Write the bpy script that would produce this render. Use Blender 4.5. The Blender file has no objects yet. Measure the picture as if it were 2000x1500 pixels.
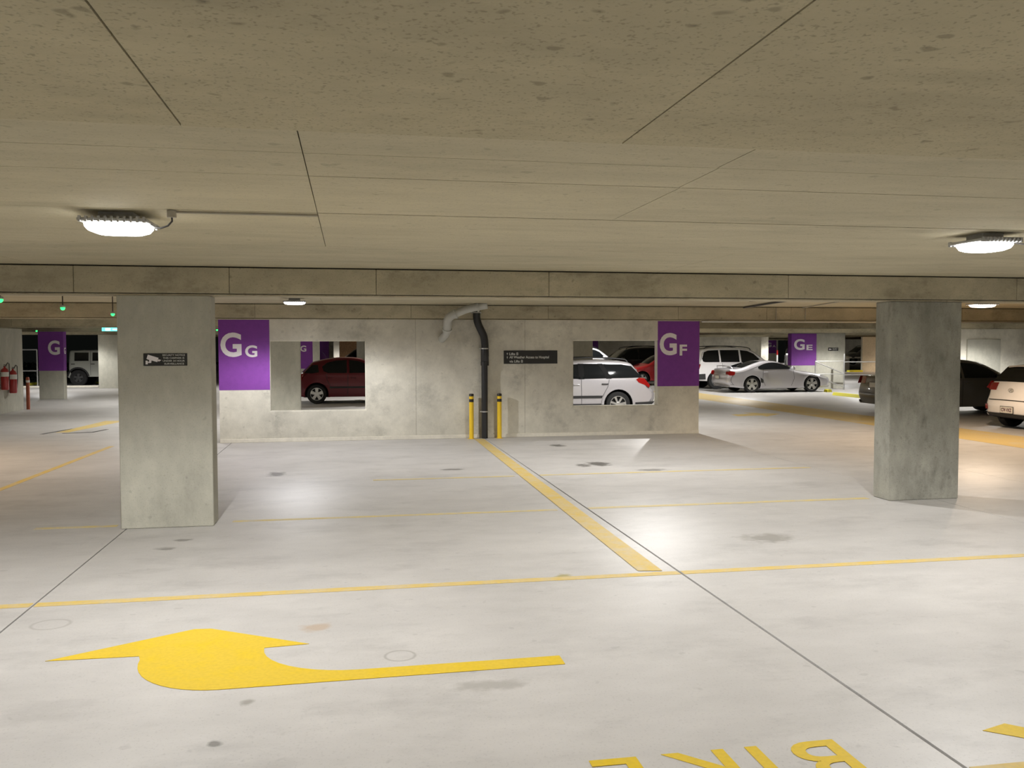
import bpy, bmesh, math, random
from mathutils import Vector, Matrix
random.seed(7)
SC = bpy.context.scene
COL = SC.collection
PI = math.pi

# ------------------------------------------------------------------ camera
# world: X runs along the concrete wall, Y into the depth of the car park, Z up
CAM_H, YAW, PITCH, ROLL, FPX = 1.87, math.radians(10.35), math.atan(75 / 1730), math.radians(0.1), 1730.0
cam_data = bpy.data.cameras.new('camera')
cam = bpy.data.objects.new('camera', cam_data)
COL.objects.link(cam)
cam_data.sensor_fit = 'HORIZONTAL'
cam_data.sensor_width = 36.0
cam_data.lens = 36.0 * FPX / 2000.0
cam_data.clip_start, cam_data.clip_end = 0.05, 400
_f = Vector((math.sin(YAW) * math.cos(PITCH), math.cos(YAW) * math.cos(PITCH), -math.sin(PITCH)))
_r = Vector((math.cos(YAW), -math.sin(YAW), 0))
_d = _f.cross(_r)
_r2 = _r * math.cos(ROLL) + _d * math.sin(ROLL)
_u2 = -(_d * math.cos(ROLL) - _r * math.sin(ROLL))
_m = Matrix((_r2, _u2, -_f)).transposed().to_4x4()
_m.translation = Vector((0, 0, CAM_H))
cam.matrix_world = _m
SC.camera = cam

# ------------------------------------------------------------------ world (night) and exposure
world = bpy.data.worlds.new('night')
SC.world = world
world.use_nodes = True
world.node_tree.nodes['Background'].inputs[0].default_value = (0.003, 0.0034, 0.003, 1)
world.node_tree.nodes['Background'].inputs[1].default_value = 1.0
SC.view_settings.view_transform = 'Standard'
SC.view_settings.look = 'None'
SC.view_settings.gamma = 1.0
SC.view_settings.use_curve_mapping = False
SC.view_settings.exposure = 0.0
SC.cycles.max_bounces = 6
SC.cycles.diffuse_bounces = 4
SC.cycles.glossy_bounces = 2
SC.cycles.adaptive_threshold = 0.03
LAMP_W = 4.65           # power of one ceiling luminaire
WHITE = (1.0, 0.985, 0.965)
WARM = (1.0, 0.76, 0.54)

# ------------------------------------------------------------------ materials
M = {}


def new_mat(name):
    m = bpy.data.materials.new(name)
    m.use_nodes = True
    nt = m.node_tree
    return m, nt, nt.nodes['Principled BSDF']


def N(nt, kind, **kw):
    n = nt.nodes.new(kind)
    for k, v in kw.items():
        if k.startswith('i_'):
            key = k[2:]
            n.inputs[int(key) if key.isdigit() else key.replace('_', ' ')].default_value = v
        else:
            setattr(n, k, v)
    return n


def ramp(nt, fac, stops):
    r = nt.nodes.new('ShaderNodeValToRGB')
    els = r.color_ramp.elements
    while len(els) < len(stops):
        els.new(0.5)
    for e, (p, c) in zip(els, stops):
        e.position = p
        e.color = (c, c, c, 1) if isinstance(c, (int, float)) else (*c, 1)
    nt.links.new(fac, r.inputs[0])
    return r.outputs[0]


def mixc(nt, fac, a, b, mode='MIX'):
    m = nt.nodes.new('ShaderNodeMix')
    m.data_type = 'RGBA'
    m.blend_type = mode
    for sock, v in ((m.inputs[0], fac), (m.inputs[6], a), (m.inputs[7], b)):
        if hasattr(v, 'links') or hasattr(v, 'is_output'):
            nt.links.new(v, sock)
        elif isinstance(v, (int, float)):
            sock.default_value = v
        else:
            sock.default_value = (*v, 1)
    return m.outputs[2]


def math_n(nt, op, a, b=0.0):
    m = nt.nodes.new('ShaderNodeMath')
    m.operation = op
    for s, v in ((m.inputs[0], a), (m.inputs[1], b)):
        if isinstance(v, (int, float)):
            s.default_value = v
        else:
            nt.links.new(v, s)
    return m.outputs[0]


def concrete(name, base, lo=0.78, hi=1.1, big=0.6, stretch=(1, 1, 1), speck=0.35, rough=0.75, bump=0.15,
             stains=(), spec=0.3, warm=None, blotch=0.0):
    m, nt, b = new_mat(name)
    tc = N(nt, 'ShaderNodeTexCoord')
    mp = N(nt, 'ShaderNodeMapping')
    mp.inputs['Scale'].default_value = stretch
    nt.links.new(tc.outputs['Object'], mp.inputs[0])
    n1 = N(nt, 'ShaderNodeTexNoise', i_Scale=big, i_Detail=5.0, i_Roughness=0.62)
    nt.links.new(mp.outputs[0], n1.inputs['Vector'])
    n2 = N(nt, 'ShaderNodeTexNoise', i_Scale=big * 7, i_Detail=3.0, i_Roughness=0.7)
    nt.links.new(mp.outputs[0], n2.inputs['Vector'])
    n3 = N(nt, 'ShaderNodeTexNoise', i_Scale=60.0, i_Detail=1.0, i_Roughness=0.8)
    nt.links.new(tc.outputs['Object'], n3.inputs['Vector'])
    n4 = N(nt, 'ShaderNodeTexNoise', i_Scale=11.0, i_Detail=1.0, i_Roughness=0.5)
    nt.links.new(tc.outputs['Object'], n4.inputs['Vector'])
    f1 = ramp(nt, n1.outputs[0], [(0.3, lo), (0.7, hi)])
    f2 = ramp(nt, n2.outputs[0], [(0.3, 0.92), (0.7, 1.05)])
    f3 = ramp(nt, n3.outputs[0], [(0.28, 1 - speck), (0.42, 1.0)])
    f4 = ramp(nt, n4.outputs[0], [(0.23, 1 - speck), (0.29, 1.0)])
    c = mixc(nt, 1.0, base, f1, 'MULTIPLY')
    c = mixc(nt, 1.0, c, f2, 'MULTIPLY')
    c = mixc(nt, 1.0, c, f3, 'MULTIPLY')
    c = mixc(nt, 1.0, c, f4, 'MULTIPLY')
    if blotch:
        n5 = N(nt, 'ShaderNodeTexNoise', i_Scale=1.7, i_Detail=5.0, i_Roughness=0.72)
        nt.links.new(mp.outputs[0], n5.inputs['Vector'])
        c = mixc(nt, 1.0, c, ramp(nt, n5.outputs[0], [(0.52, 1.0), (0.68, 1 - blotch)]), 'MULTIPLY')
    if warm:
        n6 = N(nt, 'ShaderNodeTexNoise', i_Scale=0.35, i_Detail=4.0)
        nt.links.new(tc.outputs['Object'], n6.inputs['Vector'])
        c = mixc(nt, ramp(nt, n6.outputs[0], [(0.4, 0.0), (0.65, 1.0)]), c,
                 mixc(nt, 1.0, c, warm, 'MULTIPLY'))
    if stains:
        sep = N(nt, 'ShaderNodeSeparateXYZ')
        nt.links.new(tc.outputs['Object'], sep.inputs[0])
        wob = N(nt, 'ShaderNodeTexNoise', i_Scale=9.0, i_Detail=4.0)
        nt.links.new(tc.outputs['Object'], wob.inputs['Vector'])
        wv = math_n(nt, 'MULTIPLY', math_n(nt, 'SUBTRACT', wob.outputs[0], 0.5), 1.6)
        for (sx, sy, rx, ry, col, amt, ring) in stains:
            dx = math_n(nt, 'DIVIDE', math_n(nt, 'SUBTRACT', sep.outputs[0], sx), rx)
            dy = math_n(nt, 'DIVIDE', math_n(nt, 'SUBTRACT', sep.outputs[1], sy), ry)
            d = math_n(nt, 'SQRT', math_n(nt, 'ADD', math_n(nt, 'MULTIPLY', dx, dx), math_n(nt, 'MULTIPLY', dy, dy)))
            if ring:
                d = math_n(nt, 'ABSOLUTE', math_n(nt, 'SUBTRACT', d, 1.0))
                k = ramp(nt, d, [(0.0, amt), (0.16, 0.0)])
            else:
                d = math_n(nt, 'ADD', d, wv)
                k = ramp(nt, d, [(0.45, amt), (1.0, 0.0)])
            c = mixc(nt, k, c, col)
    nt.links.new(c, b.inputs['Base Color'])
    b.inputs['Roughness'].default_value = rough
    b.inputs['Specular IOR Level'].default_value = spec
    if bump:
        bp = N(nt, 'ShaderNodeBump', i_Strength=bump, i_Distance=0.01)
        nt.links.new(mixc(nt, 0.5, n2.outputs[0], n3.outputs[0]), bp.inputs['Height'])
        nt.links.new(bp.outputs[0], b.inputs['Normal'])
    return m


def plain(name, col, rough=0.5, metal=0.0, spec=0.5, coat=0.0, emit=None, estr=0.0, grain=0.05):
    m, nt, b = new_mat(name)
    tc = N(nt, 'ShaderNodeTexCoord')
    n = N(nt, 'ShaderNodeTexNoise', i_Scale=14.0, i_Detail=3.0)
    nt.links.new(tc.outputs['Object'], n.inputs['Vector'])
    nt.links.new(mixc(nt, 1.0, col, ramp(nt, n.outputs[0], [(0.3, 1 - grain), (0.7, 1.0)]), 'MULTIPLY'), b.inputs['Base Color'])
    b.inputs['Roughness'].default_value = rough
    b.inputs['Metallic'].default_value = metal
    b.inputs['Specular IOR Level'].default_value = spec
    b.inputs['Coat Weight'].default_value = coat
    b.inputs['Coat Roughness'].default_value = 0.05
    if emit:
        b.inputs['Emission Color'].default_value = (*emit, 1)
        b.inputs['Emission Strength'].default_value = estr
        m.cycles.emission_sampling = 'NONE'
    return m


def paint(name, col, under, wear=0.35, rough=0.6, scale=5.0):
    """floor paint that has worn through to the concrete in patches"""
    m, nt, b = new_mat(name)
    tc = N(nt, 'ShaderNodeTexCoord')
    n = N(nt, 'ShaderNodeTexNoise', i_Scale=scale, i_Detail=5.0, i_Roughness=0.7)
    nt.links.new(tc.outputs['Object'], n.inputs['Vector'])
    k = ramp(nt, n.outputs[0], [(0.5 - wear * 0.45, 0.0), (0.5 + 0.35 - wear * 0.5, 1.0)])
    k2 = math_n(nt, 'SUBTRACT', 1.0, math_n(nt, 'MULTIPLY', math_n(nt, 'SUBTRACT', 1.0, k), min(1.0, wear * 1.6)))
    n2 = N(nt, 'ShaderNodeTexNoise', i_Scale=40.0, i_Detail=3.0)
    nt.links.new(tc.outputs['Object'], n2.inputs['Vector'])
    c = mixc(nt, 1.0, mixc(nt, k2, under, col), ramp(nt, n2.outputs[0], [(0.25, 0.9), (0.6, 1.0)]), 'MULTIPLY')
    nt.links.new(c, b.inputs['Base Color'])
    b.inputs['Roughness'].default_value = rough
    b.inputs['Specular IOR Level'].default_value = 0.12
    return m


FLOOR_C = (0.552, 0.535, 0.518)
DARK = (0.10, 0.095, 0.085)
GREY = (0.27, 0.255, 0.23)
STAINS = [(3.97, 7.95, 0.32, 0.22, GREY, 0.75, 0), (-1.07, 13.28, 0.16, 0.28, DARK, 0.8, 0),
          (1.5, 13.27, 0.2, 0.12, DARK, 0.7, 0), (3.85, 13.46, 0.22, 0.3, DARK, 0.9, 0),
          (3.56, 13.35, 0.14, 0.2, DARK, 0.8, 0), (3.8, 16.1, 0.18, 0.22, DARK, 0.9, 0),
          (0.28, 5.31, 0.09, 0.09, GREY, 0.6, 1), (1.69, 6.92, 0.09, 0.09, (0.36, 0.31, 0.12), 0.9, 0),
          (-0.25, 5.96, 0.12, 0.11, (0.42, 0.30, 0.20), 0.6, 0), (4.45, 12.64, 0.3, 0.14, DARK, 0.6, 0),
          (-2.0, 6.35, 0.12, 0.11, GREY, 0.5, 1), (0.75, 4.75, 0.25, 0.09, GREY, 0.5, 0),
          (-0.55, 4.75, 0.05, 0.05, GREY, 0.8, 0), (-0.65, 4.28, 0.04, 0.04, DARK, 0.7, 0),
          (-1.7, 8.55, 0.10, 0.08, DARK, 0.6, 0), (-1.6, 8.9, 0.10, 0.06, DARK, 0.6, 0)]
M['floor'] = concrete('floor_concrete', FLOOR_C, 0.86, 1.06, 0.35, (0.55, 1, 1), 0.12, 0.5, 0.03, STAINS, 0.3, blotch=0.14)
M['joint'] = plain('joint_sealant', (0.05, 0.045, 0.04), 0.9)
M['ceil'] = concrete('soffit_concrete', (0.515, 0.465, 0.325), 0.84, 1.08, 0.5, (0.35, 1.3, 1), 0.18, 0.85, 0.1, blotch=0.12)
M['ceil_near'] = concrete('rough_soffit_concrete', (0.475, 0.42, 0.28), 0.88, 1.06, 0.5, (0.6, 1.2, 1), 0.30, 0.9, 0.3, blotch=0.1)
M['beam'] = concrete('beam_concrete', (0.52, 0.465, 0.33), 0.7, 1.1, 0.9, (0.8, 1, 1.4), 0.25, 0.85, 0.12, blotch=0.3)
M['wall'] = concrete('wall_concrete', (0.67, 0.64, 0.545), 0.76, 1.10, 0.8, (1, 1, 1), 0.14, 0.75, 0.1, blotch=0.24)
M['column'] = concrete('column_concrete', (0.475, 0.462, 0.39), 0.8, 1.08, 1.0, (1.2, 1.2, 0.7), 0.15, 0.75, 0.1, blotch=0.12)
M['column_dark'] = concrete('stained_shaded_column_concrete', (0.36, 0.352, 0.30), 0.62, 1.12, 1.3, (1.6, 1.6, 0.8), 0.2, 0.75, 0.1, blotch=0.35)  # stain blotches; the darker base stands in for weak light on the front
M['skirt'] = concrete('skirting_render', (0.74, 0.70, 0.60), 0.9, 1.06, 2.0, (1, 1, 1), 0.1, 0.7, 0.05)
YEL = (0.80, 0.56, 0.05)
M['yellow_fresh'] = paint('yellow_floor_paint', (0.72, 0.50, 0.012), FLOOR_C, 0.05)
M['yellow_line'] = paint('worn_yellow_line', (0.68, 0.48, 0.09), FLOOR_C, 0.30)
M['yellow_faded'] = paint('faded_yellow_line', (0.66, 0.54, 0.25), FLOOR_C, 0.55)
M['yellow_walk'] = paint('faded_walkway_paint', (0.62, 0.47, 0.20), (0.57, 0.51, 0.40), 0.7, 0.5, 1.2)
M['yellow_metal'] = plain('yellow_powder_coat', (0.86, 0.57, 0.02), 0.4, coat=0.2)
M['yellow_block'] = plain('yellow_wheel_stop_paint', (0.80, 0.74, 0.05), 0.6)
M['purple'] = concrete('purple_wall_paint', (0.205, 0.05, 0.305), 0.93, 1.05, 1.2, (1, 1, 1), 0.06, 0.6, 0.05)
M['white_letter'] = plain('white_lettering', (0.80, 0.76, 0.78), 0.6)
M['sign_black'] = plain('black_sign_face', (0.014, 0.013, 0.011), 0.55)
M['sign_grey'] = plain('grey_sign_print', (0.60, 0.60, 0.56), 0.6)
M['black_band'] = plain('black_reflective_band', (0.015, 0.013, 0.012), 0.5)
M['black_pipe'] = plain('black_plastic_pipe', (0.016, 0.016, 0.017), 0.38)
M['grey_pipe'] = plain('grey_pvc_pipe', (0.46, 0.46, 0.42), 0.5)
M['steel'] = plain('galvanised_steel', (0.55, 0.55, 0.53), 0.35, 0.7)
M['conduit'] = plain('grey_conduit', (0.40, 0.37, 0.30), 0.6)
M['cable'] = plain('black_cable', (0.05, 0.045, 0.04), 0.6)
M['housing'] = plain('lamp_housing', (0.45, 0.45, 0.44), 0.5)
M['red'] = plain('extinguisher_red', (0.40, 0.02, 0.02), 0.3, coat=0.5)
M['red_post'] = plain('orange_red_post_paint', (0.40, 0.10, 0.05), 0.5)
M['label_white'] = plain('white_label', (0.75, 0.73, 0.70), 0.6)
M['white_metal'] = plain('white_painted_steel', (0.75, 0.75, 0.72), 0.4)
M['leaf'] = plain('dark_green_leaf', (0.02, 0.045, 0.015), 0.6, grain=0.5)
M['bark'] = plain('bark', (0.05, 0.035, 0.02), 0.9, grain=0.4)
M['ground'] = concrete('asphalt', (0.06, 0.06, 0.058), 0.7, 1.2, 0.6, (1, 1, 1), 0.3, 0.9, 0.2)
M['timber'] = plain('brown_timber', (0.36, 0.20, 0.09), 0.7, grain=0.5)
M['lamp_white'] = plain('lamp_diffuser', (0.9, 0.9, 0.9), 0.4, emit=WHITE, estr=14.0)
M['lamp_warm'] = plain('warm_lamp_diffuser', (0.9, 0.9, 0.9), 0.4, emit=(1.0, 0.80, 0.62), estr=14.0)
M['lamp_small'] = plain('small_lamp_diffuser', (0.9, 0.9, 0.9), 0.4, emit=(0.93, 0.93, 1.0), estr=6.0)
M['led_green'] = plain('green_led', (0.1, 0.8, 0.3), 0.3, emit=(0.02, 1.0, 0.14), estr=3.2)
M['exit_glow'] = plain('cyan_exit_face', (0.1, 0.7, 0.7), 0.4, emit=(0.12, 0.85, 0.78), estr=2.2)
M['exit_white'] = plain('white_exit_print', (0.9, 0.9, 0.9), 0.4, emit=(0.85, 1.0, 0.97), estr=2.5)
# cars
M['rubber'] = plain('tyre_rubber', (0.012, 0.012, 0.012), 0.8)
M['alloy'] = plain('alloy_wheel', (0.62, 0.62, 0.60), 0.3, 0.8)
M['well'] = plain('wheel_well_black', (0.008, 0.008, 0.008), 0.9)
M['trim_black'] = plain('black_plastic_trim', (0.02, 0.02, 0.02), 0.55)
M['matte_black'] = plain('matte_black_pillar', (0.012, 0.012, 0.012), 0.95, spec=0.08)
M['dark_rim'] = plain('dark_steel_rim', (0.06, 0.06, 0.06), 0.5, 0.5)
M['seam'] = plain('panel_gap', (0.03, 0.03, 0.03), 0.7)
M['glass'] = plain('tinted_car_glass', (0.006, 0.007, 0.008), 0.05, spec=0.32)
M['tail'] = plain('red_tail_lamp', (0.22, 0.008, 0.007), 0.12, coat=0.8)
M['lens'] = plain('clear_lamp_lens', (0.72, 0.72, 0.72), 0.1, coat=1.0)
M['plate'] = plain('number_plate', (0.62, 0.60, 0.54), 0.5)
M['plate_ink'] = plain('plate_ink', (0.10, 0.03, 0.06), 0.6)


def car_paint(name, col, metal=0.35):
    return plain(name, col, 0.32, metal, 0.5, 1.0, grain=0.02)


M['silver'] = car_paint('silver_paint', (0.50, 0.485, 0.505), 0.5)
M['white'] = car_paint('white_paint', (0.80, 0.78, 0.78), 0.0)
M['maroon'] = plain('maroon_paint', (0.115, 0.004, 0.010), 0.3, 0.3, 0.3, 0.35, grain=0.02)
M['bright_red'] = car_paint('red_paint', (0.55, 0.02, 0.03), 0.1)
M['black'] = car_paint('black_paint', (0.012, 0.012, 0.013), 0.2)
M['graphite'] = car_paint('graphite_paint', (0.115, 0.105, 0.09), 0.4)
M['cream'] = car_paint('off_white_paint', (0.42, 0.43, 0.38), 0.0)


# ------------------------------------------------------------------ mesh helpers
def add_box(bm, x0, x1, y0, y1, z0, z1, bev=0.0):
    r = bmesh.ops.create_cube(bm, size=1.0)
    vs = r['verts']
    for v in vs:
        v.co = Vector(((x0 + x1) / 2 + v.co.x * (x1 - x0), (y0 + y1) / 2 + v.co.y * (y1 - y0), (z0 + z1) / 2 + v.co.z * (z1 - z0)))
    if bev:
        es = list({e for v in vs for e in v.link_edges})
        bmesh.ops.bevel(bm, geom=es, offset=bev, segments=2, affect='EDGES', profile=0.5)
    return vs


def add_cyl(bm, p0, p1, r0, r1=None, n=16, caps=True):
    p0, p1 = Vector(p0), Vector(p1)
    r1 = r0 if r1 is None else r1
    d = p1 - p0
    q = d.to_track_quat('Z', 'Y').to_matrix().to_4x4()
    m = Matrix.Translation((p0 + p1) / 2) @ q
    return bmesh.ops.create_cone(bm, cap_ends=caps, segments=n, radius1=r0, radius2=r1, depth=d.length, matrix=m)['verts']


def add_tube(bm, pts, r, n=10):
    """swept tube through pts with mitred rings"""
    pts = [Vector(p) for p in pts]
    rings = []
    for i, p in enumerate(pts):
        a = pts[max(0, i - 1)]
        b = pts[min(len(pts) - 1, i + 1)]
        t = (b - a).normalized()
        q = t.to_track_quat('Z', 'Y').to_matrix()
        rings.append([bm.verts.new(p + q @ Vector((math.cos(2 * PI * k / n) * r, math.sin(2 * PI * k / n) * r, 0))) for k in range(n)])
    for a, b in zip(rings, rings[1:]):
        # align rings to avoid twist
        best = min(range(n), key=lambda s: sum((a[k].co - b[(k + s) % n].co).length for k in range(n)))
        for k in range(n):
            bm.faces.new((a[k], a[(k + 1) % n], b[(k + 1 + best) % n], b[(k + best) % n]))
    bm.faces.new(rings[0][::-1])
    bm.faces.new(rings[-1])


def add_lathe(bm, prof, n=24, axis='Z', org=(0, 0, 0), caps=True):
    """prof: list of (radius, height)"""
    rings = []
    o = Vector(org)
    for r, h in prof:
        ring = []
        for k in range(n):
            a = 2 * PI * k / n
            c, s = math.cos(a) * r, math.sin(a) * r
            ring.append(bm.verts.new(o + (Vector((c, s, h)) if axis == 'Z' else Vector((c, h, s)))))
        rings.append(ring)
    for a, b in zip(rings, rings[1:]):
        for k in range(n):
            bm.faces.new((a[k], a[(k + 1) % n], b[(k + 1) % n], b[k]))
    if caps and prof[0][0] > 1e-4:
        bm.faces.new(rings[0][::-1])
    if caps and prof[-1][0] > 1e-4:
        bm.faces.new(rings[-1])


def obj(name, bm, mat, parent=None, smooth=None, loc=None):
    bmesh.ops.remove_doubles(bm, verts=bm.verts, dist=1e-5)
    bmesh.ops.recalc_face_normals(bm, faces=bm.faces)
    me = bpy.data.meshes.new(name)
    bm.to_mesh(me)
    bm.free()
    return link(name, me, mat, parent, smooth, loc)


def link(name, me, mat, parent=None, smooth=None, loc=None):
    if mat is not None:
        me.materials.append(M[mat])
    if smooth:
        for p in me.polygons:
            p.use_smooth = True
        me.set_sharp_from_angle(angle=math.radians(smooth))
    o = bpy.data.objects.new(name, me)
    COL.objects.link(o)
    if parent:
        o.parent = parent
    if loc:
        o.location = loc
    return o


def tag(o, label=None, cat=None, group=None, kind=None):
    for k, v in (('label', label), ('category', cat), ('group', group), ('kind', kind)):
        if v:
            o[k] = v
    return o


def empty(name, loc=(0, 0, 0), rz=0.0):
    o = bpy.data.objects.new(name, None)
    COL.objects.link(o)
    o.location = loc
    o.rotation_euler = (0, 0, rz)
    return o


def box_obj(name, dims, mat, parent=None, bev=0.0, smooth=None):
    bm = bmesh.new()
    add_box(bm, *dims, bev=bev)
    return obj(name, bm, mat, parent, smooth)


def poly_prism(bm, pts, to3d, t):
    """extrude a 2-D outline: to3d(u, v, w) with w from 0 to t"""
    a = [bm.verts.new(to3d(u, v, 0)) for u, v in pts]
    b = [bm.verts.new(to3d(u, v, t)) for u, v in pts]
    n = len(pts)
    bm.faces.new(a)
    bm.faces.new(b[::-1])
    for i in range(n):
        bm.faces.new((a[i], a[(i + 1) % n], b[(i + 1) % n], b[i]))


_texts = {}


def text_mesh(s, size, bold=0.0, extrude=0.001, width=None, align='LEFT'):
    cu = bpy.data.curves.new('t', 'FONT')
    cu.body = s
    cu.size = size
    cu.offset = bold * size
    cu.extrude = extrude
    cu.align_x = align
    cu.resolution_u = 5
    o = bpy.data.objects.new('t', cu)
    COL.objects.link(o)
    dg = bpy.context.evaluated_depsgraph_get()
    me = bpy.data.meshes.new_from_object(o.evaluated_get(dg))
    bpy.data.objects.remove(o)
    bpy.data.curves.remove(cu)
    me.materials.clear()
    if width and len(me.vertices):
        xs = [v.co.x for v in me.vertices]
        k = width / (max(xs) - min(xs))
        for v in me.vertices:
            v.co.x *= k
    return me


def text_fit(s, x0, x1, y0, y1, bold=0.0, extrude=0.001):
    """text scaled to fill exactly the rectangle, as a mesh in its own XY plane"""
    me = text_mesh(s, 1.0, bold, 0.01)
    xs = [v.co.x for v in me.vertices]
    ys = [v.co.y for v in me.vertices]
    a, b, c, d = min(xs), max(xs), min(ys), max(ys)
    for v in me.vertices:
        v.co = Vector((x0 + (v.co.x - a) / (b - a) * (x1 - x0), y0 + (v.co.y - c) / (d - c) * (y1 - y0), v.co.z * extrude / 0.01))
    return me


def text_on_front(name, s, x0, x1, z0, z1, y, mat, parent, bold=0.03, off=0.003):
    me = text_fit(s, x0, x1, z0, z1, bold)
    for v in me.vertices:
        v.co = Vector((v.co.x, y - off - v.co.z, v.co.y))
    return link(name, me, mat, parent)


def prof_ngon(bm, pts2, zs, ss, f3):
    """planar polygon (s,z) cut by the lines s=..., z=... and lifted by f3(s,z)"""
    vs = [bm.verts.new((p[0], 0, p[1])) for p in pts2]
    face = bm.faces.new(vs)
    for z in zs:
        g = [e for e in bm.verts[:] + bm.edges[:] + bm.faces[:]]
        bmesh.ops.bisect_plane(bm, geom=g, plane_co=(0, 0, z), plane_no=(0, 0, 1), dist=1e-5)
    for s in ss:
        g = [e for e in bm.verts[:] + bm.edges[:] + bm.faces[:]]
        bmesh.ops.bisect_plane(bm, geom=g, plane_co=(s, 0, 0), plane_no=(1, 0, 0), dist=1e-5)
    bmesh.ops.triangulate(bm, faces=[f for f in bm.faces if len(f.verts) > 4])
    for v in bm.verts:
        v.co = f3(v.co.x, v.co.z)


# ------------------------------------------------------------------ the structure
GX0, GX1 = -26.0, 50.0      # plan extent of the deck
GY0, GY1 = -8.0, 96.0
CEIL, SOFF = 2.69, 2.39
JX = [-2.27, 2.66, 6.96]    # construction joints of the floor slab

fl = box_obj('floor', (GX0, GX1, GY0, GY1, -0.25, -0.015), 'joint')
tag(fl, 'pale grey concrete car park floor with dark joints and yellow markings', kind='structure')
xs = [GX0] + JX + [GX1]
for i in range(4):
    g0, g1 = ((0, 0.007, 0.010, 0.005)[i], (0.007, 0.010, 0.005, 0)[i])
    if i == 3:                                  # the slab beyond the last joint is split again at X = 9
        box_obj('slab', (xs[3] + 0.004, 8.994, GY0, GY1, -0.015, 0.0), 'floor', fl)
        box_obj('slab', (9.0, GX1, GY0, GY1, -0.015, 0.0), 'floor', fl)
    else:
        box_obj('slab', (xs[i] + g0, xs[i + 1] - g1, GY0, GY1, -0.015, 0.0), 'floor', fl)

# ceiling: form panels between the beams, each with its own edge
ce = box_obj('ceiling', (GX0, GX1, GY0, 43.0, CEIL + 0.015, CEIL + 0.30), 'joint')
tag(ce, 'yellowish board-marked concrete soffit above the parking bays', kind='structure')
box_obj('slab', (-8.6, GX1, 43.0, GY1, CEIL, CEIL + 0.30), 'ceil', ce)


def ceil_panels(xsplit, y0, y1, mat='ceil', z=CEIL, gap=0.0025, front=0.0):
    for a, b in zip(xsplit, xsplit[1:]):
        box_obj('soffit_panel', (a + gap, b - gap, y0 + gap + (front if a > -1 and b < 7 else 0), y1 - gap, z, CEIL + 0.02), mat, ce)


XB = [-26, -12.5, -6.5, -3.1]
ceil_panels(XB + [-0.6, 1.08, 4.6, 9.0, 18, GX1], GY0, 3.46, 'ceil_near', CEIL - 0.012, 0.0035)
ceil_panels(XB + [-0.19, 1.68, 6.0, 12, GX1], 3.46, 3.905)
ceil_panels(XB + [-0.19, 1.69, 6.0, 12, GX1], 3.905, 4.42)
ceil_panels(XB + [-0.19, 1.70, 6.0, 12, GX1], 4.42, 5.63, front=0.006)
ceil_panels(XB + [-0.19, 6.0, 12, GX1], 5.63, 7.50, front=0.016)
ceil_panels(XB + [3.4, 9.0, GX1], 7.50, 9.55)
for y0, y1 in ((9.55, 12.0), (12.0, 14.8), (14.8, 17.75), (17.75, 22), (22, 26.1), (26.1, 34.4), (34.4, 43.0)):
    ceil_panels([-26, -12, -6.5, -0.5, 4.5, 9.5, 15, 22, GX1], y0, y1)

# beams
BY = [9.55, 17.75, 26.05, 34.35, 42.65]
SEAMS = [-26, -20, -14, -8.7, -5.7, -2.72, -1.22, 0.28, 2.16, 5.0, 8.0, 12, 18, 26, 36, GX1]
SEAM2 = [-26, -18, -12, -7, -4.2, -1.8, 1.2, 4.0, 6.8, 8.80, 9.36, 13.5, 17.2, 21, 27, 36, GX1]
for i, y in enumerate(BY):
    core = box_obj('beam', (GX0, GX1, y + 0.03, y + 0.30, SOFF + 0.03, CEIL), 'joint')
    tag(core, ['concrete beam over the two nearest columns', 'concrete beam above the wall with the openings',
               'third concrete beam behind the wall', 'fourth concrete beam far behind the wall', 'fifth concrete beam at the back'][i], kind='structure')
    sm = SEAMS if i == 0 else (SEAM2 if i == 1 else [-26, -14, -9, -3, 3, 9, 15, 21, 30, GX1])
    for a, b in zip(sm, sm[1:]):
        box_obj('beam_section', (a + 0.002, b - 0.002, y, y + 0.33, SOFF + 0.022, CEIL - 0.012), 'beam', core, 0.006)
    box_obj('beam_lip', (GX0, GX1, y + 0.012, y + 0.318, SOFF, SOFF + 0.014), 'beam', core)
for y in (52.0, 62.0, 74.0, 86.0):
    tag(box_obj('beam', (-8.6, GX1, y, y + 0.33, SOFF, CEIL), 'beam'), 'far concrete beam at the back of the car park', kind='structure')


# columns
def column(x0, x1, y, label, d=0.33, purple=None, text=None, top=SOFF, mat='column'):
    c = box_obj('column', (x0, x1, y, y + d, 0, top), mat, None, 0.012)
    tag(c, label, kind='structure')
    if purple:
        z0, z1 = purple
        b = box_obj('painted_band', (x0 - 0.003, x1 + 0.003, y - 0.003, y + d + 0.003, z0, z1), 'purple', c)
        b['label'] = 'purple painted band'
        if text:
            bay_letters(b, text, x0, x1, y - 0.003)
    return c


def bay_letters(parent, text, x0, x1, y, small=True):
    """white G with a small bay letter at its foot, proportioned like the panel on the wall"""
    w = x1 - x0
    text_on_front('lettering', text[0], x0 + 0.035 * w, x0 + 0.45 * w, 1.66, 2.13, y, 'white_letter', parent, 0.028)
    text_on_front('lettering', text[1], x0 + 0.52 * w, x0 + (0.76 if text[1] != 'F' else 0.70) * w, 1.655, 1.885, y, 'white_letter', parent, 0.026)


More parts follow.
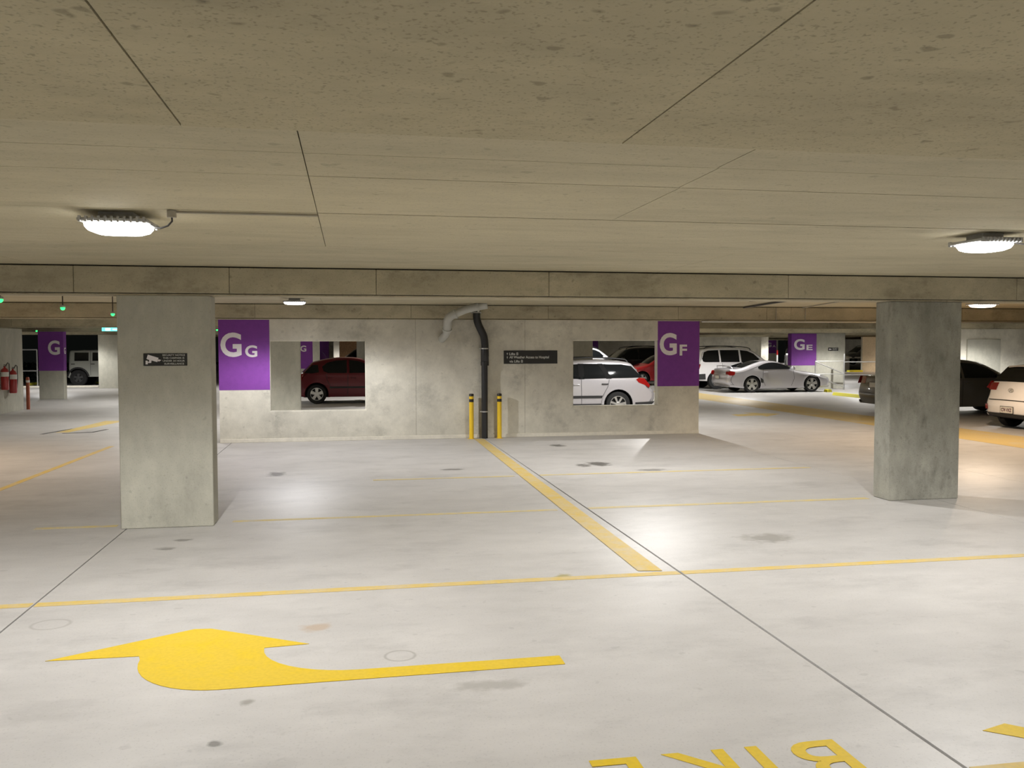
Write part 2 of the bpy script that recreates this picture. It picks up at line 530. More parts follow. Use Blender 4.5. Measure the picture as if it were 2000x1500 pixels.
column(-2.32, -1.41, 9.55, 'concrete column carrying the black security camera notice')
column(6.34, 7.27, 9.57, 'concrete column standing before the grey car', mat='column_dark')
column(-2.32, -1.41, 26.1, 'plain concrete column seen through the opening beside the maroon car')
column(-2.32, -1.41, 34.4, 'purple banded column behind the maroon car', purple=(1.01, SOFF), text='GG')
column(-2.32, -1.41, 42.7, 'plain far column behind the purple banded column')
column(-1.85, -1.15, 50.0, 'farthest purple banded column seen through the opening', purple=(1.01, SOFF))
column(6.34, 7.27, 26.1, 'concrete column behind the silver wagon')
gc = column(-10.80, -9.98, 33.7, 'column with purple band and G near the fire extinguishers', purple=(1.01, SOFF))
_b = gc.children[0]
text_on_front('lettering', 'G', -10.48, -10.09, 1.57, 2.08, 33.697, 'white_letter', _b, 0.028)
_me = text_fit('G', 0.06, 0.26, 1.60, 1.83, 0.026)
for v in _me.vertices:
    v.co = Vector((-9.977 + 0.003 + v.co.z, 33.70 + v.co.x, v.co.y))
link('lettering', _me, 'white_letter', _b)
column(-11.0, -10.1, 42.0, 'plain column in front of the boxy white four wheel drive')

# the wall with two openings
WY0, WY1 = 17.75, 17.95
wb = box_obj('wall_back', (-2.46, 7.25, WY0 + 0.06, WY1 - 0.06, 0.0, 0.55), 'joint')
tag(wb, 'grey concrete wall with two rectangular openings and purple end bands', kind='structure')


def wall_panel(x0, x1, hole=None, g0=0.002, g1=0.002):
    bm = bmesh.new()
    a, b = x0 + g0, x1 - g1
    if hole is None:
        add_box(bm, a, b, WY0, WY1, 0, SOFF)
    else:
        h0, h1, z0, z1 = hole
        # front/back faces as frames, closed round the hole
        for y, flip in ((WY0, False), (WY1, True)):
            o = [bm.verts.new((x, y, z)) for x, z in ((a, 0), (b, 0), (b, SOFF), (a, SOFF))]
            c = 0.018
            i = [bm.verts.new((x, y, z)) for x, z in ((h0 - c, z0 - c), (h1 + c, z0 - c), (h1 + c, z1 + c), (h0 - c, z1 + c))]
            yy = y + (c if not flip else -c)
            j = [bm.verts.new((x, yy, z)) for x, z in ((h0, z0), (h1, z0), (h1, z1), (h0, z1))]
            for k in range(4):
                bm.faces.new((o[k], o[(k + 1) % 4], i[(k + 1) % 4], i[k]))
                bm.faces.new((i[k], i[(k + 1) % 4], j[(k + 1) % 4], j[k]))
            if not flip:
                of, jf = o, j
            else:
                for k in range(4):
                    bm.faces.new((of[k], of[(k + 1) % 4], o[(k + 1) % 4], o[k]))
                    bm.faces.new((jf[k], jf[(k + 1) % 4], j[(k + 1) % 4], j[k]))
    return obj('wall_panel', bm, 'wall', wb)


wall_panel(-2.48, 1.29, (-1.53, 0.29, 0.61, 1.96), 0.0)
wall_panel(1.29, 3.51)
wall_panel(3.51, 7.27, (4.53, 6.35, 0.62, 1.965), 0.002, 0.0)
p1 = box_obj('painted_band', (-2.484, -1.535, WY0 - 0.004, WY1, 1.02, SOFF - 0.012), 'purple', wb)
p1['label'] = 'purple painted band lettered GG'
bay_letters(p1, 'GG', -2.48, -1.54, WY0 - 0.004)
p2 = box_obj('painted_band', (6.352, 7.274, WY0 - 0.004, WY1, 1.01, SOFF - 0.012), 'purple', wb)
p2['label'] = 'purple painted band lettered GF'
bay_letters(p2, 'GF', 6.36, 7.27, WY0 - 0.004)
bb = box_obj('baseboard_back', (-2.48, 7.27, WY0 - 0.018, WY0, 0, 0.075), 'skirt', None, 0.006)
tag(bb, 'pale rendered strip along the foot of the concrete wall', kind='structure')

# other walls
def wall(name, dims, label, mat='wall'):
    w = box_obj(name, dims, mat, None, 0.01)
    return tag(w, label, kind='structure')


wl = wall('wall_left', (-9.95, -9.5, 19.0, 28.3, 0, SOFF), 'short concrete wall holding two fire extinguishers', 'column')
wr = wall('wall_right', (18.0, 40.0, 26.15, 26.35, 0, CEIL), 'concrete wall behind the grey car')
box_obj('panel', (20.06, 21.3, 26.09, 26.15, 0.5, 2.05), 'column', wr, 0.01)
wf = wall('wall_far', (8.5, 26.4, 54.0, 54.25, 0, CEIL), 'far concrete wall behind the black four wheel drive')
pb = box_obj('painted_band', (14.72, 15.38, 53.985, 54.0, 1.0, SOFF), 'purple', wf)
wall('wall_far_side', (28.95, 29.9, 60.0, 60.3, 0, CEIL), 'bright far concrete pier beside the dark gap')
wall('wall_cream', (35.15, 44.0, 56.4, 56.6, 0, CEIL), 'cream lit far wall behind the handrail', 'skirt')
wall('wall_rear', (GX0, GX1, GY0, GY0 + 0.2, 0, CEIL), 'concrete wall closing the car park behind the viewer')
wall('wall_side', (GX0 - 0.2, GX0, GY0, 43.0, 0, CEIL), 'concrete side wall of the car park')
wall('wall_end', (GX1, GX1 + 0.2, GY0, GY1, 0, CEIL), 'concrete end wall of the car park')
# wall section carrying the GE panel
we = wall('wall_middle', (18.55, 21.05, 35.1, 35.4, 0, SOFF), 'concrete wall section with the purple GE band', 'column')
p3 = box_obj('painted_band', (18.545, 19.70, 35.094, 35.41, 1.0, 2.36), 'purple', we)
bay_letters(p3, 'GE', 18.62, 19.80, 35.094)
# far GA and GB panels
ga = wall('wall_distant', (43.4, 45.2, 88.5, 88.8, 0, SOFF), 'tiny far pier with the purple GA band')
p4 = box_obj('painted_band', (43.7, 45.0, 88.49, 88.5, 1.0, SOFF), 'purple', ga)
bay_letters(p4, 'GA', 43.75, 45.3, 88.49)
gb = wall('wall_distant_dark', (48.0, 49.6, 84.0, 84.3, 0, SOFF), 'far dark pier with the purple GB band')
p5 = box_obj('painted_band', (47.99, 49.61, 83.99, 84.31, 1.0, SOFF), 'purple', gb)
bay_letters(p5, 'GB', 48.35, 49.6, 83.99)

# outside, beyond the left end of the deck
gd = box_obj('ground_outside', (-60, -8.6, 43.0, 110, -0.30, -0.02), 'ground')
tag(gd, 'dark asphalt outside the open end of the car park', kind='structure')
kb = box_obj('kerb', (-20, -11.3, 43.1, 43.25, 0, 0.09), 'skirt', None, 0.02)
tag(kb, 'low pale kerb at the open end of the car park', kind='structure')

# ------------------------------------------------------------------ floor markings
def mark(name, pts, mat, label=None, z=0.0):
    bm = bmesh.new()
    poly_prism(bm, pts, lambda u, v, w: Vector((u, v, z + 0.0005 + w)), 0.0022)
    o = obj(name, bm, mat, fl)
    if label:
        o['label'] = label
    return o


def rect(x0, x1, y0, y1):
    return [(x0, y0), (x1, y0), (x1, y1), (x0, y1)]


mark('bay_line', rect(-12, -2.285, 6.80, 6.90), 'yellow_line')
mark('bay_line', rect(-2.255, 2.645, 6.80, 6.90), 'yellow_line', 'yellow line before the arrow')
mark('bay_line', rect(2.675, 6.945, 6.80, 6.90), 'yellow_line')
mark('bay_line', rect(6.975, 8.95, 6.80, 6.90), 'yellow_line')
mark('bay_line', rect(-1.25, 2.3, 9.72, 9.80), 'yellow_faded')
mark('bay_line', rect(2.68, 6.2, 9.74, 9.84), 'yellow_faded')
mark('bay_line', rect(-3.2, -2.40, 9.70, 9.79), 'yellow_faded')
mark('bay_line', rect(0.3, 2.3, 12.37, 12.46), 'yellow_faded')
mark('bay_line', rect(2.68, 6.9, 12.39, 12.48), 'yellow_faded')
mark('divider_line', [(2.33, 6.96), (2.53, 6.93), (2.62, 17.5), (2.43, 17.5)], 'yellow_line', 'long yellow divider line running to the bollards', 0.0024)
mark('aisle_line', [(-4.66, 8.0), (-4.56, 8.0), (-4.36, 17.6), (-4.46, 17.6)], 'yellow_line')
mark('walkway_strip', rect(11.95, 13.45, 11.0, 34.5), 'yellow_walk', 'broad faded yellow walkway strip')
mark('floor_arrow', [(-6.30, 20.6), (-6.05, 20.6), (-5.75, 22.3), (-5.55, 23.6), (-6.05, 23.6), (-6.15, 22.2)], 'yellow_line')
mark('floor_arrow', [(10.05, 21.85), (10.75, 21.95), (10.75, 21.6), (11.5, 22.35), (10.75, 23.0), (10.75, 22.5), (10.1, 22.4)], 'yellow_line')
mark('floor_crack', [(-6.52, 20.3), (-6.44, 20.3), (-6.18, 21.5), (-6.24, 21.5)], 'joint')
mark('floor_crack', [(-6.10, 20.36), (-5.50, 20.50), (-5.36, 21.2), (-5.43, 21.2), (-5.56, 20.62), (-6.10, 20.44)], 'joint')
# big turn arrow (front of the photograph)
_arc = []
for k in range(13):                                             # outer round corner
    a = PI + (PI / 2) * k / 12
    _arc.append((-0.72 + 0.53 * math.cos(a), 5.52 + 0.565 * math.sin(a)))
_inn = []
for k in range(11):                                             # inner round corner
    a = 1.5 * PI - (PI / 2) * k / 10
    _inn.append((0.03 + 0.57 * math.cos(a), 5.585 + 0.465 * math.sin(a)))
arrow = [(-1.27, 5.585)] + _arc + [(1.225, 4.985), (1.225, 5.13)] + _inn + [(-0.54, 5.60), (-0.27, 5.625), (-0.92, 6.05), (-1.03, 6.06), (-1.80, 5.60)]
mark('turn_arrow', arrow, 'yellow_fresh', 'large bright yellow turn arrow')


def floor_text(s, x0, x1, y0, y1, mat):
    me = text_fit(s, x0, x1, y0, y1, 0.012, 0.001)
    # lettering meant to be read from the far side: turned by 180 degrees
    cx, cy = (x0 + x1) / 2, (y0 + y1) / 2
    for v in me.vertices:
        v.co = Vector((2 * cx - v.co.x, 2 * cy - v.co.y, 0.0018 + v.co.z))
    return link('floor_lettering', me, mat, fl)


for ch, a, b in (('E', 1.04, 1.26), ('K', 1.38, 1.68), ('I', 1.785, 1.845), ('B', 1.98, 2.23)):
    # the letters stand upside down for the viewer, stretched along the driving direction
    floor_text(ch, a, b, 3.42, 3.785, 'yellow_fresh')
mark('floor_lettering', [(3.0, 3.74), (3.16, 3.79), (3.42, 3.55), (3.36, 3.45)], 'yellow_fresh')
mark('bay_line', rect(2.68, 4.4, 3.28, 3.42), 'yellow_line')

# ------------------------------------------------------------------ things on the wall
# bollards
def bollard(x, y, label):
    t = empty('bollard', (x, y, 0))
    tag(t, label, 'bollard', 'yellow bollards either side of the downpipe')
    bm = bmesh.new()
    add_lathe(bm, [(0.046, 0.0), (0.046, 0.74)], 20)
    obj('post', bm, 'yellow_metal', t, 40)
    bm = bmesh.new()
    add_lathe(bm, [(0.047, 0.74), (0.047, 0.80)], 20)
    obj('reflective_band', bm, 'black_band', t, 40)
    bm = bmesh.new()
    add_lathe(bm, [(0.046, 0.80), (0.046, 0.855)], 20)
    obj('post_top', bm, 'yellow_metal', t, 40)
    bm = bmesh.new()
    add_lathe(bm, [(0.0475, 0.855), (0.0475, 0.895), (0.040, 0.905), (0.0, 0.908)], 20)
    obj('cap', bm, 'black_band', t, 40)
    bm = bmesh.new()
    add_lathe(bm, [(0.075, 0.0), (0.075, 0.006)], 20)
    obj('base_plate', bm, 'yellow_metal', t, 40)
    return t


bollard(2.385, 17.60, 'yellow bollard with black bands, on the yellow line beside the black downpipe')
bollard(2.955, 17.60, 'yellow bollard with black bands, between the black downpipe and the lifts sign')

# black downpipe
dp = empty('downpipe', (2.66, 17.64, 0))
tag(dp, 'black plastic downpipe with bent top running down the concrete wall', 'pipe')
Lp = lambda x, y, z: (x - 2.66, y - 17.64, z)


def bend(p0, p1, p2, n=6, k=0.35):
    """points of a rounded corner"""
    p0, p1, p2 = Vector(p0), Vector(p1), Vector(p2)
    a, b = p1.lerp(p0, k), p1.lerp(p2, k)
    return [((1 - t) ** 2) * a + 2 * t * (1 - t) * p1 + t * t * b for t in [i / n for i in range(n + 1)]]


A, B, C, D = Lp(2.50, 17.6, 2.66), Lp(2.50, 17.62, 2.36), Lp(2.68, 17.64, 2.0), Lp(2.66, 17.64, 0.0)
bm = bmesh.new()
add_tube(bm, [A] + bend(A, B, C) + bend(B, C, D, 6, 0.25) + [Lp(2.667, 17.64, 1.78)], 0.075, 16)
obj('elbow', bm, 'black_pipe', dp, 50)
bm = bmesh.new()
add_lathe(bm, [(0.072, 1.55), (0.080, 1.56), (0.080, 1.80), (0.074, 1.82)], 20, org=(0.005, 0, 0))
obj('coupling', bm, 'black_pipe', dp, 40)
bm = bmesh.new()
add_lathe(bm, [(0.084, 1.47), (0.084, 1.55)], 20, org=(0.005, 0, 0))
obj('collar', bm, 'black_pipe', dp, 40)
bm = bmesh.new()
add_lathe(bm, [(0.064, 0.0), (0.064, 1.5)], 20)
obj('pipe', bm, 'black_pipe', dp, 40)
for z, r in ((0.53, 0.070), (1.80, 0.084), (2.52, 0.080)):
    bm = bmesh.new()
    ox = -0.16 if z > 2 else 0.0
    add_lathe(bm, [(r, z), (r, z + 0.022)], 20, org=(ox, -0.03 if z > 2 else 0, 0))
    add_box(bm, ox - r - 0.02, ox + r + 0.02, -0.005, 0.10, z, z + 0.022)
    obj('clamp', bm, 'steel', dp, 40)

# grey PVC pipe
gp = empty('waste_pipe', (2.1, 17.5, 2.69))
tag(gp, 'grey plastic pipe bending from the ceiling into the wall', 'pipe')
G = lambda x, y, z: (x - 2.1, y - 17.5, z - 2.69)
P0, P1, P2, P3, P4 = G(2.62, 17.0, 2.66), G(2.22, 17.1, 2.575), G(1.87, 17.2, 2.42), G(1.885, 17.42, 2.12), G(1.81, 17.74, 2.0)
bm = bmesh.new()
add_tube(bm, [P0] + bend(P0, P1, P2, 6, 0.2) + [Vector(P1).lerp(Vector(P2), 0.62)], 0.075, 16)
obj('pipe', bm, 'grey_pipe', gp, 50)
bm = bmesh.new()
add_tube(bm, [Vector(P1).lerp(Vector(P2), 0.55)] + bend(P1, P2, P3, 6, 0.3) + [Vector(P2).lerp(Vector(P3), 0.8)], 0.083, 16)
obj('elbow', bm, 'grey_pipe', gp, 50)
bm = bmesh.new()
add_tube(bm, [Vector(P2).lerp(Vector(P3), 0.7)] + bend(P2, P3, P4, 6, 0.35) + [P4], 0.074, 16)
obj('outlet', bm, 'grey_pipe', gp, 50)
for a, b, f in ((P0, P1, 0.45), (P1, P2, 0.58), (P2, P3, 0.78)):
    q = Vector(a).lerp(Vector(b), f)
    d = (Vector(b) - Vector(a)).normalized() * 0.02
    bm = bmesh.new()
    add_cyl(bm, q - d, q + d, 0.096, n=18)
    obj('collar', bm, 'grey_pipe', gp, 40)

# black lifts sign
sg = box_obj('lifts_sign', (3.07, 4.19, WY0 - 0.012, WY0 - 0.0005, 1.50, 1.77), 'sign_black', None, 0.002)
tag(sg, 'black direction sign with grey lettering about lifts on the concrete wall', 'sign')
ys = WY0 - 0.012
text_on_front('lettering', 'Lifts', 3.185, 3.305, 1.675, 1.728, ys, 'sign_grey', sg, 0.02)
text_on_front('lettering', 'All Weather Access to Hospital', 3.185, 4.01, 1.592, 1.660, ys, 'sign_grey', sg, 0.02)
text_on_front('lettering', 'via Lifts', 3.185, 3.40, 1.525, 1.577, ys, 'sign_grey', sg, 0.02)
for zc in (1.70, 1.627):
    bm = bmesh.new()
    add_box(bm, 3.139, 3.147, ys - 0.003, ys, zc - 0.022, zc + 0.012)
    poly_prism(bm, [(3.126, zc + 0.004), (3.160, zc + 0.004), (3.143, zc + 0.026)], lambda u, v, w: Vector((u, ys - w, v)), 0.003)
    obj('arrow', bm, 'sign_grey', sg)
for xc, zc in ((3.35, 1.676), (3.445, 1.524)):
    bm = bmesh.new()
    add_box(bm, xc - 0.019, xc + 0.019, ys - 0.003, ys, zc, zc + 0.045)
    for s in (-1, 1):
        poly_prism(bm, [(xc + s * 0.009 - 0.006, zc + 0.05), (xc + s * 0.009 + 0.006, zc + 0.05), (xc + s * 0.009, zc + 0.062)],
                   lambda u, v, w: Vector((u, ys - w, v)), 0.003)
    o = obj('lift_symbol', bm, 'sign_grey', sg)
    for s in (-1, 1):
        box_obj('figure', (xc + s * 0.008 - 0.004, xc + s * 0.008 + 0.004, ys - 0.005, ys - 0.002, zc + 0.006, zc + 0.036), 'sign_black', o)

# CCTV notice on the left column
CY = 9.55
cs = box_obj('security_sign', (-2.07, -1.645, CY - 0.008, CY - 0.0005, 1.67, 1.797), 'sign_black', None, 0.002)
tag(cs, 'black security camera notice with white camera symbol on the column', 'sign')
ys = CY - 0.008
for s, z0, z1, a, b in (('SECURITY NOTICE', 1.7705, 1.788, -1.885, -1.665), ('THIS CARPARK IS', 1.741, 1.7585, -1.880, -1.672),
                        ('UNDER 24 HOUR', 1.7115, 1.729, -1.882, -1.668), ('SURVEILLANCE', 1.682, 1.6995, -1.868, -1.675)):
    text_on_front('lettering', s, a, b, z0, z1, ys, 'sign_grey', cs, 0.012)
def cctv(pts, name='camera_symbol'):
    bm = bmesh.new()
    poly_prism(bm, pts, lambda u, v, w: Vector((-2.07 + u * 0.425, ys - w, 1.797 - v * 0.127)), 0.003)
    return obj(name, bm, 'white_letter', cs)
cctv([(0.105, 0.10), (0.345, 0.36), (0.315, 0.70), (0.185, 0.565), (0.178, 0.76), (0.125, 0.78), (0.105, 0.70), (0.10, 0.88), (0.05, 0.88), (0.052, 0.58), (0.095, 0.58), (0.10, 0.68), (0.13, 0.66), (0.135, 0.53), (0.072, 0.44)])
cctv([(0.345, 0.47), (0.41, 0.54), (0.36, 0.65), (0.325, 0.62)])

# small far camera notice on the GE wall
fs = box_obj('small_notice', (20.25, 20.72, 35.088, 35.0995, 1.62, 1.76), 'sign_black', None, 0.002)
tag(fs, 'small black camera notice on the wall section beside the purple GE band', 'sign')
bm = bmesh.new()
poly_prism(bm, [(20.29, 1.72), (20.40, 1.70), (20.39, 1.66), (20.33, 1.68), (20.29, 1.64)], lambda u, v, w: Vector((u, 35.088 - w, v)), 0.004)
obj('camera_symbol', bm, 'white_letter', fs)
text_on_front('lettering', 'SECURITY', 20.45, 20.68, 1.70, 1.74, 35.088, 'sign_grey', fs, 0.0)
text_on_front('lettering', 'NOTICE', 20.45, 20.66, 1.645, 1.685, 35.088, 'sign_grey', fs, 0.0)

# ------------------------------------------------------------------ luminaires
# cut-off (batwing) photometry of the car park luminaires, candela by angle from straight down
_ang = [0, 15, 30, 45, 55, 60, 64, 68, 72, 76, 80, 85, 90, 180]
_cd = [800, 840, 960, 1200, 1400, 1400, 1080, 600, 220, 90, 45, 22, 0, 0]
ies_txt = bpy.data.texts.new('batwing.ies')
ies_txt.write('IESNA:LM-63-1995\nTILT=NONE\n1 1000 1 %d 1 1 2 0 0 0\n1 1 10\n' % len(_ang) + ' '.join(map(str, _ang)) + '\n0\n' + ' '.join(map(str, _cd)) + '\n')
# the small lamp before the wall throws wide to its sides and is cut off towards the wall
_pl = [[800, 840, 960, 1200, 1400, 1500, 1550, 1600, 1500, 1000, 350, 60, 0, 0],
       [800, 840, 960, 1200, 1400, 1450, 1300, 900, 450, 180, 60, 22, 0, 0],
       [800, 840, 960, 1200, 1400, 1380, 1000, 480, 170, 80, 45, 22, 0, 0]]
ies_wide = bpy.data.texts.new('sidethrow.ies')
ies_wide.write('IESNA:LM-63-1995\nTILT=NONE\n1 1000 1 %d 3 1 2 0 0 0\n1 1 10\n' % len(_ang) + ' '.join(map(str, _ang)) + '\n0 45 90\n' + '\n'.join(' '.join(map(str, p)) for p in _pl[::-1]) + '\n')
LIGHTS = {}


def lamp_light(kind, col, watts):
    ld = bpy.data.lights.new('luminaire_' + kind, 'POINT')
    ld.color = col
    ld.energy = watts
    ld.shadow_soft_size = 0.03
    ld.use_nodes = True
    nt = ld.node_tree
    em = next(n for n in nt.nodes if n.type == 'EMISSION')
    ie = nt.nodes.new('ShaderNodeTexIES')
    ie.mode = 'INTERNAL'
    ie.ies = ies_wide if kind == 'lamp_small' else ies_txt
    nt.links.new(ie.outputs[0], em.inputs['Strength'])
    LIGHTS[kind] = ld


lamp_light('lamp_white', WHITE, LAMP_W)
lamp_light('lamp_warm', WARM, LAMP_W * 1.1)
lamp_light('lamp_small', (0.97, 0.97, 1.0), LAMP_W * 0.85)
def make_lamp(name, x, y, label, diff='lamp_white', lx=0.40, ly=0.36, z=CEIL, group='ceiling lamps', nfin=11, drop=0.06):
    t = empty(name, (x, y, z))
    tag(t, label, 'lamp', group)
    bm = bmesh.new()
    add_box(bm, -lx / 2, lx / 2, -ly / 2, ly / 2, -0.068, -0.048, 0.006)
    add_box(bm, -lx / 4, lx / 4, -ly / 4, ly / 4, -0.048, 0.0)
    obj('housing', bm, 'housing', t, 40)
    # oval-ended glowing lens
    bm = bmesh.new()
    def outline(k):
        pts = []
        for i in range(28):
            a = 2 * PI * i / 28
            c, s = math.cos(a), math.sin(a)
            pts.append((k * lx / 2 * math.copysign(abs(c) ** 0.6, c), k * ly / 2 * math.copysign(abs(s) ** 0.6, s)))
        return pts
    rings = []
    for k, zz in ((0.96, -0.068), (0.95, -0.068 - drop * 0.3), (0.86, -0.068 - drop * 0.68), (0.66, -0.068 - drop * 0.92), (0.35, -0.068 - drop)):
        rings.append([bm.verts.new((px, py, zz)) for px, py in outline(k)])
    for a, b in zip(rings, rings[1:]):
        for i in range(28):
            bm.faces.new((a[i], a[(i + 1) % 28], b[(i + 1) % 28], b[i]))
    bm.faces.new(rings[-1])
    bm.faces.new(rings[0][::-1])
    obj('diffuser', bm, diff, t)
    lo = bpy.data.objects.new('light_source', LIGHTS[diff])
    COL.objects.link(lo)
    lo.parent = t
    lo.location = (0, 0, -0.068 - drop - 0.03)
    for i in range(nfin):                                       # cooling fins along the long sides
        fx = -lx / 2 + lx * (i + 0.5) / nfin
        for s in (-1, 1):
            box_obj('fin', (fx - 0.006, fx + 0.006, s * ly / 2 - 0.014, s * ly / 2 + 0.014, -0.075, -0.040), 'housing', t)
    return t


def copy_tree(o, parent=None):
    c = o.copy()
    COL.objects.link(c)
    c.parent = parent
    for ch in list(o.children):
        copy_tree(ch, c)
    return c


lampA = make_lamp('ceiling_lamp', -1.40, 5.88, 'bright ceiling lamp with looped cable above the security notice column')
lampC = make_lamp('ceiling_lamp', 4.66, 5.90, 'bright ceiling lamp before the column with the grey car behind', lx=0.34)
lampB = make_lamp('ceiling_lamp', -0.93, 15.7, 'small dim ceiling lamp between the beams above the purple GG band', 'lamp_small', 0.38, 0.24, drop=0.045)
lampD = make_lamp('ceiling_lamp', 11.75, 14.9, 'warm ceiling lamp behind the beam beside the column before the grey car', 'lamp_warm', 0.46, 0.34, drop=0.05)
# lamps out of view, or tiny far ones, that light the rest of the deck
for x, y, lab, warm in ((-1.40, -2.8, 'ceiling lamp behind the viewer over the arrow lane', 0), (4.66, -2.8, 'ceiling lamp behind the viewer over the bike lane', 0),
                        (4.4, 12.4, 'ceiling lamp hidden above the beam over the divider line', 0), (-9.0, 6.1, 'ceiling lamp out of view beside the arrow lane', 0), (11.5, 6.1, 'ceiling lamp out of view beyond the bike bay', 0),
                        (-8.2, 14.4, 'warm ceiling lamp out of view over the side aisle', 1), (-4.4, 22.5, 'ceiling lamp hidden behind the security notice column', 0),
                        (1.5, 22.0, 'ceiling lamp behind the wall over the maroon car lane', 0), (7.4, 20.3, 'ceiling lamp behind the wall over the silver wagon', 0),
                        (19.6, 24.0, 'ceiling lamp hidden behind the beam over the grey car', 0), (-6.5, 31.0, 'ceiling lamp hidden over the far side aisle', 0),
                        (1.5, 31.0, 'ceiling lamp over the maroon car', 0), (9.6, 30.4, 'ceiling lamp hidden by the purple GF band', 0), (15.0, 32.3, 'ceiling lamp hidden above the silver coupe', 0),
                        (-4.0, 39.5, 'ceiling lamp far behind the security notice column', 0), (3.0, 39.5, 'ceiling lamp far behind the lifts sign', 0), (10.0, 39.5, 'ceiling lamp over the red car', 0), (20.2, 32.4, 'ceiling lamp hidden above the handrail', 0),
                        (-12.4, 40.4, 'added ceiling lamp hidden behind the purple G column', 0), (0.3, 61.4, 'far ceiling lamp seen over the maroon car', 0), (13.0, 48.0, 'far ceiling lamp above the black four wheel drive', 0), (24.0, 50.0, 'far ceiling lamp behind the white four wheel drive', 0),  # lamp behind the G column is added to brighten the boxy four wheel drive
                        (30.2, 58.0, 'far ceiling lamp in front of the dark gap', 0), (38.0, 52.5, 'warm far ceiling lamp over the cream wall', 1), (41.5, 82.0, 'farthest ceiling lamp before the GA band', 0), (24.0, 41.0, 'far ceiling lamp behind the GE wall section', 0)):
    c = copy_tree(lampD if warm else lampC)
    c.location = (x, y, CEIL)
    c['label'] = lab
# the cable of the left lamp
cb = empty('lamp_cable', (-1.05, 5.66, CEIL))
tag(cb, 'grey conduit and looped black cable feeding the lamp by the security notice column', 'cable')
bm = bmesh.new()
add_tube(bm, [(-0.02, 0, -0.012), (0.0, 0, -0.012), (0.86, 0, -0.012)], 0.008, 8)
obj('conduit', bm, 'conduit', cb, 40)
bm = bmesh.new()
add_lathe(bm, [(0.028, -0.045), (0.028, -0.003)], 16)
obj('junction_box', bm, 'conduit', cb, 40)
bm = bmesh.new()
add_tube(bm, [(0, 0, -0.04), (0.0, 0.01, -0.065), (-0.03, 0.04, -0.09), (-0.08, 0.08, -0.10), (-0.12, 0.13, -0.09), (-0.17, 0.19, -0.06)], 0.006, 8)
obj('cable_loop', bm, 'cable', cb, 50)
cb2 = empty('lamp_cable', (4.92, 5.66, CEIL))
tag(cb2, 'short black cable hanging beside the lamp near the picture edge', 'cable')
bm = bmesh.new()
add_lathe(bm, [(0.028, -0.045), (0.028, -0.003)], 16)
obj('junction_box', bm, 'conduit', cb2, 40)
bm = bmesh.new()
add_tube(bm, [(0, 0, -0.04), (0.01, 0.02, -0.075), (-0.03, 0.08, -0.09), (-0.09, 0.22, -0.05)], 0.006, 8)
obj('cable_loop', bm, 'cable', cb2, 50)

# conduits on the far side of the wall line
def conduit(pts, label, r=0.014, mat='conduit', name='conduit'):
    bm = bmesh.new()
    add_tube(bm, pts, r, 8)
    return tag(obj(name, bm, mat, None, 50), label, 'conduit', 'conduits on the beams')


conduit([(7.3, 17.70, 2.372), (9.3, 17.70, 2.372), (26, 17.70, 2.372)], 'pale conduit along the lower edge of the beam beside the GF band', 0.018, 'steel')
conduit([(9.0, 17.72, 2.67), (9.0, 17.72, 2.39)], 'short upright conduit on the beam above the silver coupe', 0.012)
conduit([(9.68, 17.72, 2.67), (9.68, 17.72, 2.40)], 'second upright conduit on the beam above the silver coupe', 0.012)
conduit([(7.75, 10.6, 2.672), (9.6, 17.7, 2.672)], 'thin conduit crossing the ceiling before the GF band', 0.011)
conduit([(7.0, 14.8, 2.665), (7.6, 14.2, 2.665), (8.2, 17.6, 2.665)], 'dark bent conduit under the ceiling near the GF band', 0.02, 'cable')
conduit([(11.5, 17.5, 2.685), (11.5, 17.5, 2.52)], 'short upright conduit beside the column before the grey car', 0.014, 'steel')
conduit([(13.4, 17.72, 2.67), (13.4, 17.72, 2.39)], 'upright conduit on the beam below the warm lamp', 0.012)


# green bay indicators
def indicator(x, y, label, zt=CEIL, zl=2.385):
    t = empty('bay_indicator', (x, y, zt))
    tag(t, label, 'indicator light', 'green bay indicators')
    bm = bmesh.new()
    add_cyl(bm, (0, 0, 0), (0, 0, zl - zt + 0.03), 0.008, n=8)
    obj('rod', bm, 'cable', t, 40)
    bm = bmesh.new()
    add_lathe(bm, [(0.0, zl - zt + 0.045), (0.034, zl - zt + 0.035), (0.034, zl - zt + 0.01)], 14)
    obj('housing', bm, 'housing', t, 40)
    bm = bmesh.new()
    bmesh.ops.create_uvsphere(bm, u_segments=12, v_segments=8, radius=0.030, matrix=Matrix.Translation((0, 0, zl - zt)))
    obj('lens', bm, 'led_green', t, 60)
    return t


indicator(-3.81, 10.71, 'green bay indicator cut by the picture edge')
indicator(-3.80, 12.85, 'green bay indicator hanging brightest, above the side aisle')
indicator(-3.74, 15.17, 'green bay indicator hanging just beside the security notice column')
indicator(-10.55, 35.2 - 2.4, 'small far green bay indicator in front of the purple G column', CEIL, 2.40)
indicator(-4.15, 29.4, 'tiny green bay indicator beside the purple GG band')

# exit sign
ex = empty('exit_sign', (-8.33, 33.5, 2.69))
tag(ex, 'small glowing cyan exit sign under the far beam', 'sign')
box_obj('face', (-0.30, 0.30, -0.02, 0.02, -0.28, -0.16), 'exit_glow', ex, 0.004)
box_obj('pictogram', (-0.18, -0.02, -0.026, -0.02, -0.26, -0.18), 'exit_white', ex)
box_obj('pictogram', (0.06, 0.22, -0.026, -0.02, -0.235, -0.205), 'exit_white', ex)
box_obj('bracket', (-0.02, 0.02, -0.01, 0.01, -0.16, 0.0), 'housing', ex)

